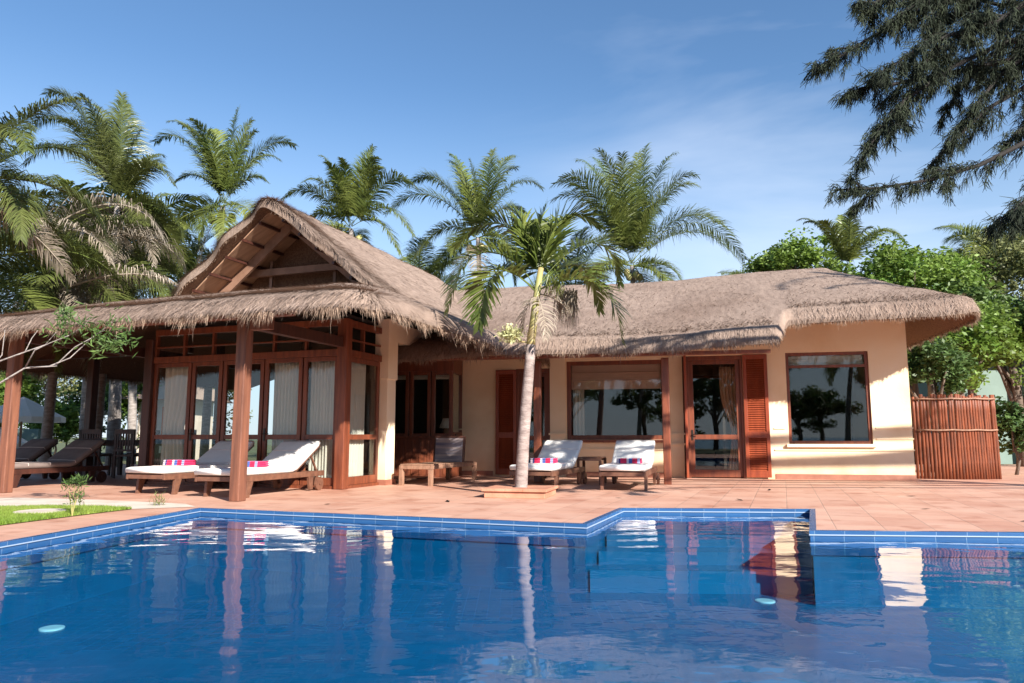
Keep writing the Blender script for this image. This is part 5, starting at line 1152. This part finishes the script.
for P_, dens, tr in list(boughs):
    n_ = len(P_)
    for k in range(int(2+4*dens)):
        t_ = r5.uniform(.15, .93); f = t_*(n_-1); i = min(int(f), n_-2); p = P_[i].lerp(P_[i+1], f-i); d = (P_[i+1]-P_[i]).normalized()
        sd_ = Vector(r5.normal(0, 1, 3)); sd_ = (sd_-d*sd_.dot(d)).normalized(); l_ = r5.uniform(.3, .65)*(1.15-.85*t_)
        v_ = (d*.8+sd_*.65).normalized(); e = p+v_*l_; e.z -= .15*l_
        boughs.append(([p, p.lerp(e, .5)+Vector((0, 0, .06*l_)), e], .7, .014))
NB_MAIN = 16
# unseen upper boughs that throw the shade on the roof and terrace
for k in range(16):
    a = r5.uniform(0, 6.28); z0 = r5.uniform(5.5, 10.5); s = Vector((13.0, 6.5, z0)); l_ = r5.uniform(1.6, 3.2)*(1.15-(z0-5)/12)
    e = s+Vector((math.cos(a)*l_, math.sin(a)*l_, r5.uniform(-.3, .5)))
    if e.z < 7.6 and e.y < 7.5: continue
    boughs.append(([s, s.lerp(e, .35)+Vector((0, 0, .25)), s.lerp(e, .7)+Vector((0, 0, .25)), e], .55, .05))
NV, NT = [], []
mbb = MB()
def needles(p, dirv, n, ln):
    d = r5.normal(0, .45, (n, 3))+np.array(dirv)*.6+[0, 0, -.85]; d /= np.linalg.norm(d, axis=1)[:, None]
    q = np.array(p)+r5.normal(0, .015, (n, 3)); l_ = (ln*r5.uniform(.5, 1.1, n))[:, None]
    wv = np.cross(d, r5.normal(0, 1, (n, 3))); wv /= np.linalg.norm(wv, axis=1)[:, None]; wv *= .0036
    NV.append(np.stack([q-wv, q+wv, q+d*l_+wv*.4, q+d*l_-wv*.4], 1).reshape(-1, 3)); NT.append(np.repeat(r5.uniform(.6, 1.5, n), 4))
for P_, dens, tr in boughs:
    st_ = min(tr_pts, key=lambda q: (q-P_[0]).length)
    n_ = len(P_); root_ = [tr_pts[1].lerp(tr_pts[3], min(1, max(0, (P_[0].z-2)/6.5)))] if tr > .03 else []
    mbb.tube(root_+P_, [tr*1.1]*len(root_)+[tr*.55*(1-.85*i/(n_-1))+.004 for i in range(n_)], 7)
    tot = sum((P_[i+1]-P_[i]).length for i in range(n_-1)); m_ = int(tot*(15 if tr > .03 else 18)*dens)
    for k in range(m_):
        t_ = (k+r5.random())/m_; f = t_*(n_-1); i = min(int(f), n_-2); p = P_[i].lerp(P_[i+1], f-i); d = (P_[i+1]-P_[i]).normalized()
        # side twig
        sd_ = Vector(r5.normal(0, 1, 3)); sd_ = (sd_-d*sd_.dot(d)).normalized(); tl = r5.uniform(.12, .42)*(1.0-.72*t_)*(1 if tr > .03 else .8)
        v_ = (d*.75+sd_*.7+Vector((0, 0, -.12))).normalized(); e = p+v_*tl; e.z -= tl*.15
        mbb.tube([p, p.lerp(e, .5)+Vector((0, 0, .03)), e], [.004, .003, .0015], 4, cap=False)
        for j in range(5): needles(p.lerp(e, .25+.75*j/4), v_, 8, .11)
    for k in range(10): needles(P_[-2].lerp(P_[-1], k/9), d, 10, .13)
NV = np.concatenate(NV); NT = np.concatenate(NT)
W(mbb, 'bough', M['bough'], cz); build_np('foliage', NV, np.arange(len(NV)).reshape(-1, 4), M['needle'], cz, vcol=NT)

rl = np.random.default_rng(91)
for k, (x, y) in enumerate(((2.9, 9.6), (4.6, 8.4), (5.4, 10.2), (-.8, 9.4), (6.3, 7.9), (3.9, 11.4), (-2.2, 9.0), (1.4, 9.9), (7.0, 9.4), (.1, 11.2), (5.9, 12.0), (4.9, 7.2))):
    a = rl.uniform(0, 6.28); l_ = rl.uniform(.05, .09); mb = MB(); c_, s__ = math.cos(a), math.sin(a)
    pt = lambda u, v, h: (x+u*c_-v*s__, y+u*s__+v*c_, h)
    mb.add([pt(-l_, 0, .004), pt(0, -l_*.32, .010), pt(l_, 0, .016), pt(0, l_*.32, .012), pt(0, 0, .006)], [(0, 1, 4), (1, 2, 4), (2, 3, 4), (3, 0, 4)])
    o = mb.build('fallen_leaf', M['frond_dead']); tag(o, 'small curled dry leaf lying on the terracotta paving', 'leaf', 'dry leaves fallen on the paving')
# ------------------------------------------------------------------ beach side behind the camera (seen only as reflections in the windows and pool)
r6 = np.random.default_rng(77)
for i, (x, y, h, lab) in enumerate(((-7.5, -22, 5.6, 'tall beach palm seen reflected in the pavilion doors'), (.5, -22.5, 5.8, 'beach palm seen reflected in the left half of the middle window'), (6.0, -22, 6.2, 'beach palm seen reflected in the right half of the middle window'), (15.5, -22, 6.4, 'beach palm seen reflected in the right-hand window'), (-15, -22, 6, 'beach palm furthest toward the left shore'))):
    palm((x, y, GZ), (x+.6, y+.3, h), r6, length=3.4, nf=15, label=lab, group='beach palms reflected in the glass', nl=40, nuts=False, width=.07, trunk_r=.18)
for (x, y, h, rx, lab) in ((-.3, -23, 3.0, 2.3, 'dark beach thicket behind the left palm of the middle window'), (4.4, -23.5, 2.6, 2.2, 'low dark beach thicket between two reflected palms'), (15.8, -23.5, 3.2, 2.8, 'dark beach thicket far right behind a palm'), (-17, -23, 3.4, 2.6, 'dark beach thicket at the far left shore'), (-7.5, -23.5, 3.2, 2.4, 'dark beach thicket behind the tall left beach palm'), (-4.5, -22, 2.2, 1.9, 'rounded beach bush reflected low in the pavilion doors'), (3.2, -21, 2.4, 1.8, 'rounded beach bush behind the beach palms'), (11.0, -20, 2.6, 2.2, 'broad beach bush reflected low in the right-hand window'), (8.6, -22, 4.4, 1.9, 'crooked beach tree reflected in the red shuttered door'), (18.2, -21, 4.4, 2.3, 'spreading beach tree reflected at the right of the right-hand window'), (-12.5, -21, 4.0, 2.6, 'broad beach tree reflected in the leftmost glass doors'), (13.2, -21, 4.8, 2.3, 'dark beach tree reflected in the right-hand window'), (22, -21, 5.2, 2.4, 'broad beach tree far to the right on the shore'), (-2.0, -21, 3.8, 2.0, 'low beach tree reflected in the middle window'), (10.8, -23, 4.2, 1.8, 'small beach tree reflected between two palms')):
    tree((x, y, GZ), (x, y, h), rx, rx, rx*.8, r6, n=45, cr=.5, per=90, size=.12, m=M['leaf_dark'], label=lab, group='beach trees reflected in the glass', tr=.18, name='beach_tree')
